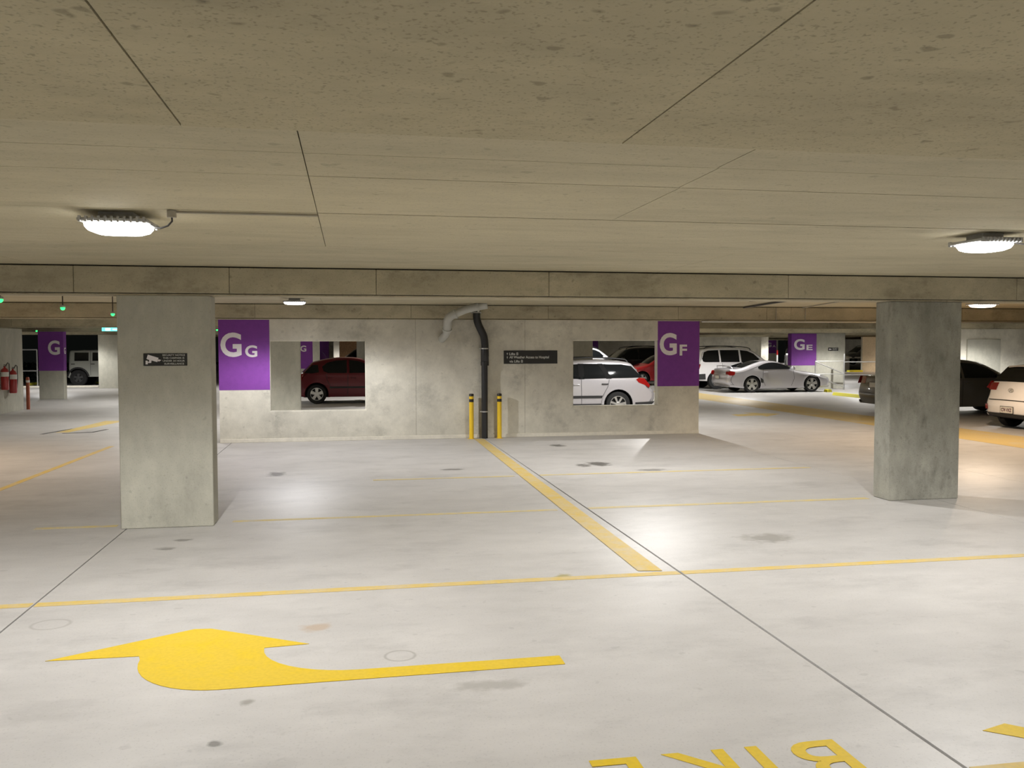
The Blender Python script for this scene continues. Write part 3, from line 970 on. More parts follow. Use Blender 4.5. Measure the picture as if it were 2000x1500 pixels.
# fire extinguishers
def extinguisher(y, z, label, h=0.55, r=0.085):
    t = empty('fire_extinguisher', (-9.5 + r + 0.02, y, z))
    tag(t, label, 'extinguisher', 'extinguishers on the short wall')
    bm = bmesh.new()
    add_lathe(bm, [(0.0, 0), (r * 0.9, 0.005), (r, 0.03), (r, h * 0.84), (r * 0.8, h * 0.93), (r * 0.3, h * 0.98), (0.025, h), (0.025, h + 0.03)], 18)
    obj('cylinder', bm, 'red', t, 40)
    bm = bmesh.new()
    add_lathe(bm, [(r + 0.002, h * 0.60), (r + 0.002, h * 0.80)], 18)
    obj('label_band', bm, 'label_white', t, 40)
    bm = bmesh.new()
    add_box(bm, -0.012, 0.012, -0.05, 0.10, h + 0.03, h + 0.05)
    add_box(bm, -0.012, 0.012, -0.03, 0.11, h + 0.065, h + 0.08)
    obj('handle', bm, 'trim_black', t)
    bm = bmesh.new()
    add_tube(bm, [(0.02, 0.02, h + 0.04), (0.05, 0.09, h + 0.13), (0.06, 0.16, h + 0.10), (0.06, 0.17, h * 0.6), (0.05, 0.14, h * 0.2)], 0.012, 8)
    obj('hose', bm, 'cable', t, 50)
    box_obj('bracket', (-r - 0.02, -r + 0.02, -0.03, 0.03, h * 0.3, h * 0.7), 'steel', t)
    return t


extinguisher(26.55, 0.67, 'red fire extinguisher with white label, hanging higher on the short wall', 0.62, 0.10)
extinguisher(27.15, 0.55, 'red fire extinguisher with black hose, hanging lower on the short wall', 0.66, 0.10)

# orange-red post at the end of the short wall
rp = empty('marker_post', (-9.42, 28.42, 0))
tag(rp, 'slim orange red post standing at the end of the short wall', 'post')
bm = bmesh.new()
add_lathe(bm, [(0.05, 0), (0.05, 0.92), (0.035, 0.96), (0.0, 0.965)], 14)
obj('post', bm, 'red_post', rp, 40)
bm = bmesh.new()
add_lathe(bm, [(0.052, 0.80), (0.052, 0.87)], 14)
obj('reflective_band', bm, 'label_white', rp, 40)


# wheel stops
def wheel_stop(x, y, L, rz, label, mat='yellow_block'):
    t = empty('wheel_stop', (x, y, 0), rz)
    tag(t, label, 'wheel stop', 'yellow wheel stops')
    bm = bmesh.new()
    poly_prism(bm, [(-0.10, 0), (0.10, 0), (0.06, 0.11), (-0.06, 0.11)], lambda u, v, w: Vector((-L / 2 + w, u, v)), L)
    obj('block', bm, mat, t)
    for sx in (-0.35, 0.35):
        bm = bmesh.new()
        add_cyl(bm, (sx * L, 0, 0.10), (sx * L, 0, 0.116), 0.025, n=10)
        obj('bolt', bm, 'steel', t)
    return t


wheel_stop(17.8, 29.35, 2.0, PI / 2, 'long yellow wheel stop between the silver coupe and the grey car')
wheel_stop(18.72, 32.42, 0.3, PI / 2, 'small yellow wheel stop end beside the front wheel of the silver coupe')
wheel_stop(-13.1, 46.9, 1.0, PI / 2, 'pale yellow wheel stop under the sill of the boxy four wheel drive near its wheel')
wheel_stop(-12.4, 47.6, 1.0, PI / 2, 'yellow wheel stop under the doors of the boxy four wheel drive')
wheel_stop(-15.8, 45.8, 1.0, PI / 2, 'bright yellow wheel stop by the orange red post')
wheel_stop(-15.2, 46.6, 1.0, PI / 2, 'dull yellow wheel stop beside the purple G column')

# handrail in front of the GE wall section
hr = empty('handrail', (20.0, 34.0, 0))
tag(hr, 'grey steel handrail with slanting shadow bars before the wall section', 'railing')
def rail(name, a, b, r=0.022, mat='steel'):
    bm = bmesh.new()
    add_cyl(bm, a, b, r, n=10)
    return obj(name, bm, mat, hr, 40)
rail('post', (-0.95, 0, 0), (-0.95, 0, 1.20))
rail('post', (0.35, 0, 0), (0.35, 0, 1.50), 0.03)
rail('top_rail', (-0.95, 0, 1.20), (0.35, 0, 1.20), 0.016)
rail('mid_rail', (-0.95, 0, 0.66), (0.35, 0, 0.66), 0.016)
rail('shadow_bar', (-0.95, 0, 1.18), (0.33, 0, 0.68), 0.022)  # slanting bars stand in for diagonal shadows on the wall
rail('shadow_bar', (-0.6, 0, 0.45), (0.33, 0, 0.12), 0.022)
rail('top_rail', (0.35, 0, 1.16), (3.2, 0, 1.16), 0.018)
rail('mid_rail', (0.35, 0, 0.62), (3.2, 0, 0.62), 0.018)
rail('post', (3.2, 0, 0), (3.2, 0, 1.2))

# boom gate
bg = empty('boom_gate', (34.75, 57.9, 0))
tag(bg, 'grey boom gate cabinet with a white raised-level arm in the dark exit', 'boom gate')
box_obj('cabinet', (-0.22, 0.22, -0.2, 0.2, 0, 1.15), 'steel', bg, 0.02)
box_obj('cabinet_door', (-0.12, 0.18, -0.206, -0.2, 0.2, 1.0), 'housing', bg)
ar = box_obj('arm', (-0.1, 3.2, -0.26, -0.21, 0.92, 1.02), 'white_metal', bg, 0.01)
box_obj('stripe', (0.35, 0.55, -0.263, -0.21, 0.94, 1.0), 'black_band', ar)
box_obj('pivot', (-0.1, 0.1, -0.23, -0.2, 0.85, 1.08), 'white_metal', bg, 0.01)
yk = box_obj('kerb', (33.9, 34.9, 55.9, 56.3, 0, 0.13), 'yellow_block', None, 0.02)
tag(yk, 'yellow painted kerb at the foot of the cream far wall', kind='structure')

# red and white post by the far GA pier
rw = empty('marker_post', (30.9, 60.6, 0))
tag(rw, 'thin red and white post beside the dark far gap', 'post')
bm = bmesh.new()
add_lathe(bm, [(0.06, 0), (0.06, 1.15)], 12)
obj('lower_post', bm, 'white_metal', rw, 40)
bm = bmesh.new()
add_lathe(bm, [(0.06, 1.15), (0.06, 1.5), (0, 1.52)], 12)
obj('upper_post', bm, 'red', rw, 40)

# white gate frame and shrubs outside
gf = empty('gate_frame', (-14.95, 45.2, 0))
tag(gf, 'pale rectangular steel gate frame in the dark beside the purple G column', 'gate')
for nm, a, b in (('stile', (-0.36, 0, 0), (-0.36, 0, 1.72)), ('stile', (0.40, 0, 0), (0.40, 0, 1.72)),
                 ('head_rail', (-0.36, 0, 1.72), (0.40, 0, 1.72)), ('mid_rail', (-0.36, 0, 0.72), (0.40, 0, 0.72))):
    bm = bmesh.new()
    add_cyl(bm, a, b, 0.03, n=8)
    obj(nm, bm, 'white_metal', gf, 40)


def shrub(x, y, h, w, n, label):
    t = empty('shrub', (x, y, -0.02))
    tag(t, label, 'shrub', 'dark shrubs outside')
    bm = bmesh.new()
    for k in range(5):
        a = 2 * PI * k / 5
        add_cyl(bm, (0, 0, 0), (math.cos(a) * w * 0.3, math.sin(a) * w * 0.3, h * 0.7), 0.02, 0.006, 6)
    obj('stem', bm, 'bark', t)
    bm = bmesh.new()
    for _ in range(n):
        u = random.random() ** 0.5
        a = random.uniform(0, 2 * PI)
        zz = random.uniform(0.08, 1)
        rr = w * 0.5 * u * (1.15 - 0.6 * zz)
        c = Vector((math.cos(a) * rr, math.sin(a) * rr, zz * h))
        d = Vector((random.uniform(-1, 1), random.uniform(-1, 1), random.uniform(-0.4, 1))).normalized()
        s = d.cross(Vector((random.uniform(-1, 1), random.uniform(-1, 1), 0.3))).normalized()
        L = random.uniform(0.08, 0.16)
        v = [bm.verts.new(c), bm.verts.new(c + d * L * 0.5 + s * L * 0.25), bm.verts.new(c + d * L), bm.verts.new(c + d * L * 0.5 - s * L * 0.25)]
        bm.faces.new(v)
    lv = obj('foliage', bm, 'leaf', t)
    lv['kind'] = 'stuff'
    return t


shrub(-15.9, 48.0, 1.05, 1.3, 700, 'dark leafy shrub behind the pale gate frame')
shrub(-14.2, 48.4, 0.85, 1.1, 500, 'low dark shrub beside the purple G column')
shrub(-17.5, 48.6, 0.9, 1.0, 500, 'dark shrub by the orange red post')

# bits of the far background through the left opening
tf = box_obj('timber_screen', (-0.75, 0.95, 66.0, 66.06, 0, 2.3), 'timber', None)
tag(tf, 'brown timber screen far behind the maroon car', 'screen')
for k in range(12):
    box_obj('slat', (-0.74 + 0.14 * k, -0.65 + 0.14 * k, 65.97, 66.0, 0.0, 2.3), 'timber', tf)
wall('wall_pier', (-1.15, -0.75, 64.0, 64.3, 0, CEIL), 'pale far pier beside the brown timber screen', 'skirt')
wall('wall_pier_grey', (0.33, 1.4, 46.0, 46.3, 0, CEIL), 'grey far pier behind the roof of the maroon car', 'column')
wall('wall_far_back', (-8.6, 26.4, 70.0, 70.2, 0, CEIL), 'farthest concrete wall behind the timber screen', 'wall')


# ------------------------------------------------------------------ cars
def catmull(pts, n):
    out = []
    P = [pts[0]] + list(pts) + [pts[-1]]
    for i in range(1, len(P) - 2):
        p0, p1, p2, p3 = (Vector(p) for p in P[i - 1:i + 3])
        # centripetal knots, so that uneven spacing does not overshoot
        t0 = 0.0
        t1 = t0 + max((p1 - p0).length, 1e-4) ** 0.5
        t2 = t1 + max((p2 - p1).length, 1e-4) ** 0.5
        t3 = t2 + max((p3 - p2).length, 1e-4) ** 0.5
        for k in range(n):
            t = t1 + (t2 - t1) * k / n
            a1 = (t1 - t) / (t1 - t0) * p0 + (t - t0) / (t1 - t0) * p1
            a2 = (t2 - t) / (t2 - t1) * p1 + (t - t1) / (t2 - t1) * p2
            a3 = (t3 - t) / (t3 - t2) * p2 + (t - t2) / (t3 - t2) * p3
            b1 = (t2 - t) / (t2 - t0) * a1 + (t - t0) / (t2 - t0) * a2
            b2 = (t3 - t) / (t3 - t1) * a2 + (t - t1) / (t3 - t1) * a3
            c = (t2 - t) / (t2 - t1) * b1 + (t - t1) / (t2 - t1) * b2
            out.append((c.x, c.y))
    out.append(tuple(pts[-1]))
    return out


class Car:
    """s = distance from the nose, z = height; built facing local +X, centred, standing on z = 0"""

    def __init__(self, name, label, cat, loc, rz, spec, paint, group='parked cars'):
        self.sp = sp = spec
        self.L, self.w = sp['L'], sp['W'] / 2
        self.belt, self.tumb = sp['belt'], sp.get('tumb', 0.32)
        self.R, self.xf, self.xr = sp['R'], sp['xf'], sp['xr']
        self.zb = sp.get('sill', 0.20)
        self.root = empty(name, loc, rz)
        tag(self.root, label, cat, group)
        self.top = catmull(sp['top'], 5)
        self.zs = [0.35, 0.5, 0.65, 0.8, self.belt - 0.06, self.belt, self.belt + 0.12, self.belt + 0.25, self.belt + 0.38]
        self.ss = [self.L * k / 14 for k in range(1, 14)]
        self.body(paint)
        self.wheels()

    def W(self, s, z):
        w = self.w
        if z > self.belt:
            d = z - self.belt
            w -= self.tumb * d * (0.75 + 0.5 * min(1, d / 0.4)) if d < 0.4 else self.tumb * (d * 1.25)
        else:
            w -= 0.05 * ((self.belt * 0.72 - z) / (self.belt * 0.72)) ** 2
        if s < self.xf:
            w -= 0.14 * ((self.xf - s) / self.xf) ** 2
        rr = self.L - self.xr
        if s > self.xr:
            w -= 0.09 * ((s - self.xr) / rr) ** 2
        return w

    def P(self, s, y, z):
        return Vector((self.L / 2 - s, y, z))

    def outline(self):
        top = self.top
        n_top = len(top)
        pts = list(top)
        Ra = self.R + self.sp.get('arch', 0.055)
        def arch(xc, rev):
            a0 = math.asin(max(-0.99, min(0.99, (self.zb - self.R) / Ra)))
            res = []
            for k in range(15):
                a = a0 + (PI - 2 * a0) * k / 14
                res.append((xc + Ra * math.cos(a), self.R + Ra * math.sin(a)))
            return res
        pts += arch(self.xr, 0)
        pts += arch(self.xf, 0)
        return pts, n_top

    def body(self, paint):
        pts, nt_ = self.outline()
        n = len(pts)
        self.nrm = []
        for i in range(n):
            a, b = Vector(pts[i - 1]), Vector(pts[(i + 1) % n])
            t = (b - a).normalized()
            self.nrm.append(Vector((-t.y, t.x)))      # outward for this winding (front > top > rear)
        # rounding radius per outline vertex
        rad = [self.sp.get('round', 0.10) if i < nt_ else 0.02 for i in range(n)]
        for _ in range(2):
            rad = [(rad[i - 1] + 2 * rad[i] + rad[(i + 1) % n]) / 4 for i in range(n)]
        self.rad = rad
        self.pts = pts
        self.layers = [('f', 0.0), ('f', 0.45), ('f', 0.8), ('a', 0.0), ('a', 30.0), ('a', 60.0), ('a', 90.0)]
        rings = {}
        bm = bmesh.new()
        bu = bmesh.new()
        def point(i, lay, sgn):
            kind, v = lay
            p = Vector(pts[i])
            Wd = self.W(*p)
            r = rad[i]
            if kind == 'f':
                y, ins = v * (Wd - r), 0.0
            else:
                y = Wd - r + r * math.sin(math.radians(v))
                ins = r * (1 - math.cos(math.radians(v)))
            return self.surf(i, y, ins, sgn)
        for sgn in (1, -1):
            V = [[point(i, l, sgn) for i in range(n)] for l in self.layers]
            vb = [[bm.verts.new(c) for c in row] for row in V]
            vu = [[bu.verts.new(c) for c in row] for row in V]
            for a in range(len(V) - 1):
                for i in range(n):
                    j = (i + 1) % n
                    if i < nt_ - 1:
                        bm.faces.new((vb[a][i], vb[a][j], vb[a + 1][j], vb[a + 1][i]))
                    elif a < 4:
                        bu.faces.new((vu[a][i], vu[a][j], vu[a + 1][j], vu[a + 1][i]))
                    else:
                        bm.faces.new((vb[a][i], vb[a][j], vb[a + 1][j], vb[a + 1][i]))
            # side skin
            b2 = bmesh.new()
            loop = [(self.L / 2 - c.x, c.z) for c in V[-1]]
            prof_ngon(b2, loop, self.zs, self.ss, lambda s, z: self.P(s, sgn * self.W(s, z), z))
            me = bpy.data.meshes.new('tmp')
            b2.to_mesh(me)
            b2.free()
            bm.from_mesh(me)
            bpy.data.meshes.remove(me)
            for xc in (self.xf, self.xr):             # inner wall of each wheel well
                yy = sgn * (self.W(xc, self.R) - 0.27)
                bu.faces.new([bu.verts.new(self.P(xc + (self.R + 0.12) * math.cos(2 * PI * k / 20), yy, max(self.zb - 0.02, min(self.belt - 0.12, self.R + (self.R + 0.12) * math.sin(2 * PI * k / 20))))) for k in range(20)])
        for b in (bm, bu):
            loose = [v for v in b.verts if not v.link_faces]
            bmesh.ops.delete(b, geom=loose, context='VERTS')
        bmesh.ops.remove_doubles(bm, verts=bm.verts, dist=0.002)
        self.body_o = obj('body', bm, paint, self.root, 38)
        obj('underbody', bu, 'well', self.root)

    def surf(self, i, y, ins, sgn, out=0.0):
        p = Vector(self.pts[i])
        nn = self.nrm[i]
        k = (y / self.w) ** 2
        top = i < len(self.top)
        q = p - nn * (ins - out)
        if top:
            q = q - Vector((nn.x * 0.10 * k, max(0, nn.y) * 0.035 * k))
        return self.P(q.x, sgn * y, q.y)

    def top_patch(self, name, cond, mat, frac=0.93, out=0.006, y0=None, y1=None, parent=None, smooth=60):
        """piece of the roof/bonnet/tail skin: outline samples for which cond(s,z) holds"""
        idx = [i for i in range(len(self.top)) if cond(*self.top[i])]
        if len(idx) < 2:
            return None
        bm = bmesh.new()
        rows = []
        for i in idx:
            Wd = self.W(*self.pts[i]) - self.rad[i] * 0.6
            a = -frac * Wd if y0 is None else y0
            b = frac * Wd if y1 is None else y1
            rows.append([bm.verts.new(self.surf(i, abs(yy), 0, 1 if yy >= 0 else -1, out)) for yy in [a + (b - a) * k / 10 for k in range(11)]])
        for r, q in zip(rows, rows[1:]):
            for k in range(10):
                bm.faces.new((r[k], r[k + 1], q[k + 1], q[k]))
        return obj(name, bm, mat, parent or self.root, smooth)

    def side_patch(self, name, pts, mat, out=0.006, sides=(-1, 1), smoothn=0, parent=None):
        if smoothn:
            pts = catmull(list(pts) + [pts[0]], smoothn)[:-1]
        for sgn in sides:
            bm = bmesh.new()
            prof_ngon(bm, pts, self.zs, self.ss, lambda s, z: self.P(s, sgn * (self.W(s, z) + out), z))
            obj(name, bm, mat, parent or self.root, 60)

    def side_line(self, pts, wd=0.012, mat='seam', name='panel_gap', out=0.003):
        for a, b in zip(pts, pts[1:]):
            a, b = Vector(a), Vector(b)
            d = (b - a).normalized()
            nn = Vector((-d.y, d.x)) * wd / 2
            self.side_patch(name, [tuple(a + nn), tuple(b + nn), tuple(b - nn), tuple(a - nn)], mat, out)

    def handle(self, s, z, mat, L=0.17):
        for sgn in (-1, 1):
            y = self.W(s, z)
            bm = bmesh.new()
            c = self.P(s, sgn * (y + 0.012), z)
            add_box(bm, c.x - L / 2, c.x + L / 2, c.y - 0.016, c.y + 0.016, c.z - 0.016, c.z + 0.016, 0.008)
            obj('door_handle', bm, mat, self.root, 50)

    def mirror(self, s, z, mat):
        for sgn in (-1, 1):
            y = self.W(s, z)
            bm = bmesh.new()
            c = self.P(s, sgn * (y + 0.10), z + 0.04)
            add_box(bm, c.x - 0.06, c.x + 0.07, c.y - 0.10, c.y + 0.10, c.z - 0.07, c.z + 0.07, 0.04)
            obj('door_mirror', bm, mat, self.root, 60)

    def rails(self, s0, s1, mat='trim_black'):
        for sgn in (-1, 1):
            seg = [p for p in self.top if s0 <= p[0] <= s1 and p[1] > self.belt + 0.25]
            bm = bmesh.new()
            path = []
            for i, (s, z) in enumerate(seg):
                lift = 0.055 if 0 < i < len(seg) - 1 else 0.0
                path.append(self.P(s, sgn * (self.W(s, z) - 0.13), z - 0.01 + lift))
            add_tube(bm, path, 0.018, 8)
            obj('roof_rail', bm, mat, self.root, 50)

    def wheels(self):
        R, sp = self.R, self.sp
        tw = 0.21
        for s in (self.xf, self.xr):
            for sgn in (-1, 1):
                y = self.W(s, R) - 0.02
                bm = bmesh.new()
                rim_r = R * sp.get('rim', 0.68)
                add_lathe(bm, [(rim_r, -tw), (R * 0.93, -tw), (R, -tw + 0.03), (R, -0.03), (R * 0.93, 0.0), (rim_r, -0.008), (rim_r * 0.97, -0.06), (0.0, -0.09)], 28, 'Y', caps=False)
                for v in bm.verts:
                    v.co = Vector((v.co.x, v.co.y * sgn, v.co.z))
                c = self.P(s, sgn * y, R)
                wo = obj('wheel', bm, 'rubber', self.root, 40, c)
                bm = bmesh.new()
                add_lathe(bm, [(rim_r * 0.99, -0.004), (rim_r * 0.93, -0.004), (rim_r * 0.90, -0.03)], 28, 'Y', caps=False)
                for v in bm.verts:
                    v.co.y *= sgn
                obj('rim_lip', bm, sp.get('rimmat', 'alloy'), wo, 40)
                bm = bmesh.new()
                k = sp.get('spokes', 5)
                sw = sp.get('spoke_w', 0.10)
                for q in range(k):
                    a = 2 * PI * q / k + 0.3
                    ca, sa = math.cos(a), math.sin(a)
                    o2 = [(0.03, -sw * 0.35), (rim_r * 0.94, -sw * 0.5), (rim_r * 0.94, sw * 0.5), (0.03, sw * 0.35)]
                    poly_prism(bm, [(u * ca - v * sa, u * sa + v * ca) for u, v in o2], lambda u, v, w_: Vector((u, sgn * (-0.035 + w_), v)), 0.025)
                add_lathe(bm, [(0.065, -0.04), (0.065, -0.006), (0.045, 0.0)], 14, 'Y')
                for v in bm.verts[-42:]:
                    v.co.y *= sgn
                obj('spokes', bm, sp.get('rimmat', 'alloy'), wo)

    def plate(self, text, rear=True, z=0.42, w=0.37, h=0.13):
        """number plate on the tail (or nose)"""
        smp = [(abs(p[1] - z), i) for i, p in enumerate(self.top) if (p[0] > self.L * 0.7 if rear else p[0] < self.L * 0.3)]
        i = min(smp)[1]
        s = self.top[i][0]
        d = -1 if rear else 1
        x = self.P(s, 0, z).x + d * 0.012
        o = box_obj('number_plate', (min(x, x + d * 0.01), max(x, x + d * 0.01), -w / 2, w / 2, z - h / 2, z + h / 2), 'plate', self.root, 0.003)
        box_obj('plate_frame', (min(x, x + d * 0.006), max(x, x + d * 0.006), -w / 2 - 0.012, w / 2 + 0.012, z - h / 2 - 0.012, z + h / 2 + 0.012), 'trim_black', o)
        if text:
            me = text_fit(text, -w * 0.42, w * 0.42, z - h * 0.30, z + h * 0.30, 0.03)
            for v in me.vertices:
                v.co = Vector((x + d * (0.012 + v.co.z), (-v.co.x if rear else v.co.x), v.co.y))
            link('plate_lettering', me, 'plate_ink', o)
        return o


# --- the silver coupe
COUPE = dict(arch=0.035, L=4.52, W=1.81, belt=0.90, tumb=0.42, R=0.325, xf=0.90, xr=3.45, sill=0.17, rim=0.72, spokes=5, spoke_w=0.13, round=0.13,
             top=[(0.10, 0.20), (0.03, 0.34), (0.0, 0.46), (0.10, 0.60), (0.45, 0.72), (0.95, 0.815), (1.40, 0.88), (1.62, 0.925), (2.0, 1.12), (2.30, 1.225), (2.65, 1.262),
                  (3.0, 1.235), (3.4, 1.13), (3.78, 1.01), (4.05, 0.955), (4.30, 0.955), (4.42, 0.90), (4.46, 0.72), (4.52, 0.60), (4.51, 0.42), (4.36, 0.22)])
c = Car('coupe', 'low silver sports coupe parked in front of the white four wheel drive', 'car', (16.73, 33.4, 0), 0, COUPE, 'silver')
c.side_patch('side_window', [(1.80, 0.925), (2.02, 1.06), (2.35, 1.165), (2.65, 1.185), (2.98, 1.12), (3.22, 0.99), (3.17, 0.935), (2.6, 0.925)], 'glass', smoothn=4)
c.top_patch('windscreen', lambda s, z: 1.66 < s < 2.26 and z > 0.9, 'glass')
c.top_patch('rear_window', lambda s, z: 2.95 < s < 3.88 and z > 0.9, 'glass', 0.86)
c.side_line([(1.72, 0.92), (1.68, 0.55), (1.8, 0.26)])
c.side_line([(3.0, 0.92), (3.02, 0.55), (2.9, 0.27)])
c.side_patch('tail_lamp', [(4.16, 0.82), (4.40, 0.85), (4.44, 0.71), (4.20, 0.70)], 'tail', smoothn=3)
c.top_patch('tail_lamp', lambda s, z: s > 4.3 and 0.70 < z < 0.86, 'tail', y0=0.56, y1=0.80)
c.top_patch('tail_lamp', lambda s, z: s > 4.3 and 0.70 < z < 0.86, 'tail', y0=-0.80, y1=-0.56)
c.side_patch('head_lamp', [(0.22, 0.60), (0.55, 0.70), (0.6, 0.64), (0.3, 0.55)], 'lens', smoothn=3)
c.side_patch('side_vent', [(3.0, 0.52), (3.12, 0.60), (3.10, 0.40), (2.98, 0.38)], 'trim_black')
c.handle(2.90, 0.80, 'silver')
c.mirror(1.80, 0.93, 'silver')
c.plate('', True, 0.60)
bm = bmesh.new()
add_tube(bm, [(-1.95, -0.72, 0.93), (-2.0, -0.66, 1.03), (-2.02, 0, 1.06), (-2.0, 0.66, 1.03), (-1.95, 0.72, 0.93)], 0.02, 8)
obj('spoiler', bm, 'silver', c.root, 50)

# --- white four wheel drive behind it
SUV = dict(L=4.75, W=1.86, belt=1.12, tumb=0.26, R=0.37, xf=0.88, xr=3.68, sill=0.34, rim=0.62, spokes=6, spoke_w=0.11, round=0.12,
           top=[(0.12, 0.36), (0.02, 0.48), (0.0, 0.72), (0.05, 0.92), (0.28, 1.02), (0.8, 1.09), (1.22, 1.14), (1.55, 1.36), (1.92, 1.62), (2.2, 1.72),
                (2.8, 1.78), (3.6, 1.78), (4.15, 1.73), (4.38, 1.66), (4.55, 1.32), (4.64, 1.08), (4.70, 0.80), (4.75, 0.62), (4.72, 0.44), (4.62, 0.36)])


def suv(name, label, loc, rz, pnt, clad=True, rails=True):
    c = Car(name, label, 'car', loc, rz, SUV, pnt)
    c.side_patch('side_window', [(1.62, 1.15), (1.98, 1.50), (2.25, 1.62), (2.58, 1.66), (2.58, 1.15)], 'glass')
    c.side_patch('side_window', [(2.66, 1.15), (2.66, 1.665), (3.5, 1.665), (3.5, 1.15)], 'glass')
    c.side_patch('side_window', [(3.57, 1.15), (3.57, 1.665), (4.05, 1.64), (4.22, 1.57), (4.33, 1.3), (4.30, 1.18), (4.2, 1.15)], 'glass')
    c.top_patch('windscreen', lambda s, z: 1.28 < s < 2.1 and z > 1.1, 'glass')
    c.top_patch('rear_window', lambda s, z: s > 4.3 and 1.18 < z < 1.6, 'glass', 0.85)
    c.side_line([(1.55, 1.12), (1.5, 0.6), (1.6, 0.38)])
    c.side_line([(2.62, 1.12), (2.62, 0.38)])
    c.side_line([(3.45, 1.12), (3.4, 0.8), (3.2, 0.6)])
    if clad:
        c.side_patch('cladding', [(1.32, 0.36), (1.32, 0.60), (3.2, 0.60), (3.25, 0.36)], 'trim_black', 0.012)
        c.side_patch('bumper_cladding', [(4.18, 0.42), (4.20, 0.66), (4.66, 0.64), (4.6, 0.42)], 'trim_black', 0.012)
        c.top_patch('rear_bumper', lambda s, z: s > 4.4 and z < 0.66, 'trim_black', 0.95, 0.02)
    c.side_patch('tail_lamp', [(4.40, 1.05), (4.60, 1.12), (4.66, 0.86), (4.46, 0.86)], 'tail')
    c.top_patch('tail_lamp', lambda s, z: s > 4.5 and 0.84 < z < 1.16, 'tail', y0=0.52, y1=0.76)
    c.top_patch('tail_lamp', lambda s, z: s > 4.5 and 0.84 < z < 1.16, 'tail', y0=-0.76, y1=-0.52)
    c.side_patch('head_lamp', [(0.10, 0.86), (0.5, 0.98), (0.55, 0.86), (0.15, 0.76)], 'lens')
    c.top_patch('grille', lambda s, z: s < 0.3 and 0.62 < z < 0.92, 'trim_black', y0=-0.45, y1=0.45)
    c.handle(2.45, 0.99, 'trim_black')
    c.handle(3.36, 0.99, 'trim_black')
    c.mirror(1.75, 1.16, pnt)
    if rails:
        c.rails(2.0, 4.2)
    c.plate('', True, 0.80)
    return c


suv('suv', 'white four wheel drive wagon behind the low silver coupe', (16.65, 36.4, 0), 0, 'white')
suv('suv', 'black four wheel drive behind the silver wagon, seen through the opening', (14.3, 44.4, 0), PI, 'black', False)
suv('suv', 'distant white four wheel drive seen over the roof of the silver wagon', (13.75, 50.2, 0), 0, 'white', False)
suv('suv', 'distant dark four wheel drive seen over the roof of the maroon car', (0.75, 59.0, 0), PI, 'black', False)
suv('suv', 'white four wheel drive facing the viewer, far behind the GE wall section', (31.7, 58.6, 0), -PI / 2 - 0.35, 'white', False)
suv('suv', 'tiny distant white car beyond the boom gate', (48.6, 78.0, 0), PI, 'white', False)

# --- hatchbacks
HATCH = dict(L=4.22, W=1.76, belt=0.97, tumb=0.36, R=0.315, xf=0.86, xr=3.46, sill=0.22, rim=0.66, spokes=5, spoke_w=0.11, round=0.11,
             top=[(0.14, 0.22), (0.04, 0.34), (0.0, 0.50), (0.06, 0.66), (0.30, 0.78), (0.70, 0.89), (1.08, 0.985), (1.5, 1.22), (1.85, 1.40), (2.2, 1.48),
                  (2.65, 1.50), (3.1, 1.46), (3.45, 1.385), (3.63, 1.33), (3.80, 1.16), (3.98, 0.98), (4.08, 0.86), (4.14, 0.70), (4.22, 0.56), (4.20, 0.36), (4.08, 0.24)])


def hatch(name, label, loc, rz, pnt, spec=HATCH):
    c = Car(name, label, 'car', loc, rz, spec, pnt)
    c.side_patch('side_window', [(1.50, 1.01), (1.85, 1.28), (2.15, 1.38), (2.42, 1.41), (2.42, 0.99)], 'glass')
    c.side_patch('side_window', [(2.50, 0.99), (2.50, 1.41), (2.85, 1.39), (3.12, 1.33), (3.28, 1.20), (3.24, 1.06), (3.10, 1.0)], 'glass')
    c.top_patch('windscreen', lambda s, z: 1.14 < s < 2.0 and z > 0.98, 'glass')
    c.top_patch('rear_window', lambda s, z: 3.64 < s < 4.0 and z > 0.99, 'glass', 0.9)
    c.side_line([(1.42, 0.98), (1.38, 0.6), (1.5, 0.25)])
    c.side_line([(2.46, 0.98), (2.48, 0.25)])
    c.side_line([(3.15, 0.98), (3.12, 0.75), (2.98, 0.5)])
    c.side_patch('side_moulding', [(1.45, 0.50), (1.45, 0.56), (3.05, 0.56), (3.05, 0.50)], 'trim_black', 0.01)
    c.side_patch('tail_lamp', [(3.86, 0.98), (3.99, 0.95), (4.08, 0.72), (3.94, 0.74)], 'tail')
    c.top_patch('tail_lamp', lambda s, z: s > 3.9 and 0.70 < z < 0.97, 'tail', y0=0.5, y1=0.72)
    c.top_patch('tail_lamp', lambda s, z: s > 3.9 and 0.70 < z < 0.97, 'tail', y0=-0.72, y1=-0.5)
    c.side_patch('head_lamp', [(0.12, 0.60), (0.52, 0.80), (0.58, 0.70), (0.2, 0.52)], 'lens', smoothn=3)
    c.handle(2.30, 0.84, pnt)
    c.handle(3.02, 0.85, pnt)
    c.mirror(1.60, 1.02, pnt)
    c.plate('', True, 0.78)
    return c


mh = hatch('hatchback', 'dark maroon hatchback seen through the opening beside the GG band', (0.28, 30.05, 0), 0, 'maroon')
mh.side_patch('quarter_window', [(3.38, 1.02), (3.42, 1.26), (3.60, 1.25), (3.86, 1.0), (3.6, 0.985)], 'glass')
bm = bmesh.new()
add_cyl(bm, (-1.02, 0, 1.44), (-1.18, 0, 1.66), 0.006, n=6)
obj('aerial', bm, 'trim_black', mh.root)
hatch('hatchback', 'bright red hatchback behind the silver wagon', (14.6, 40.2, 0), PI, 'bright_red')

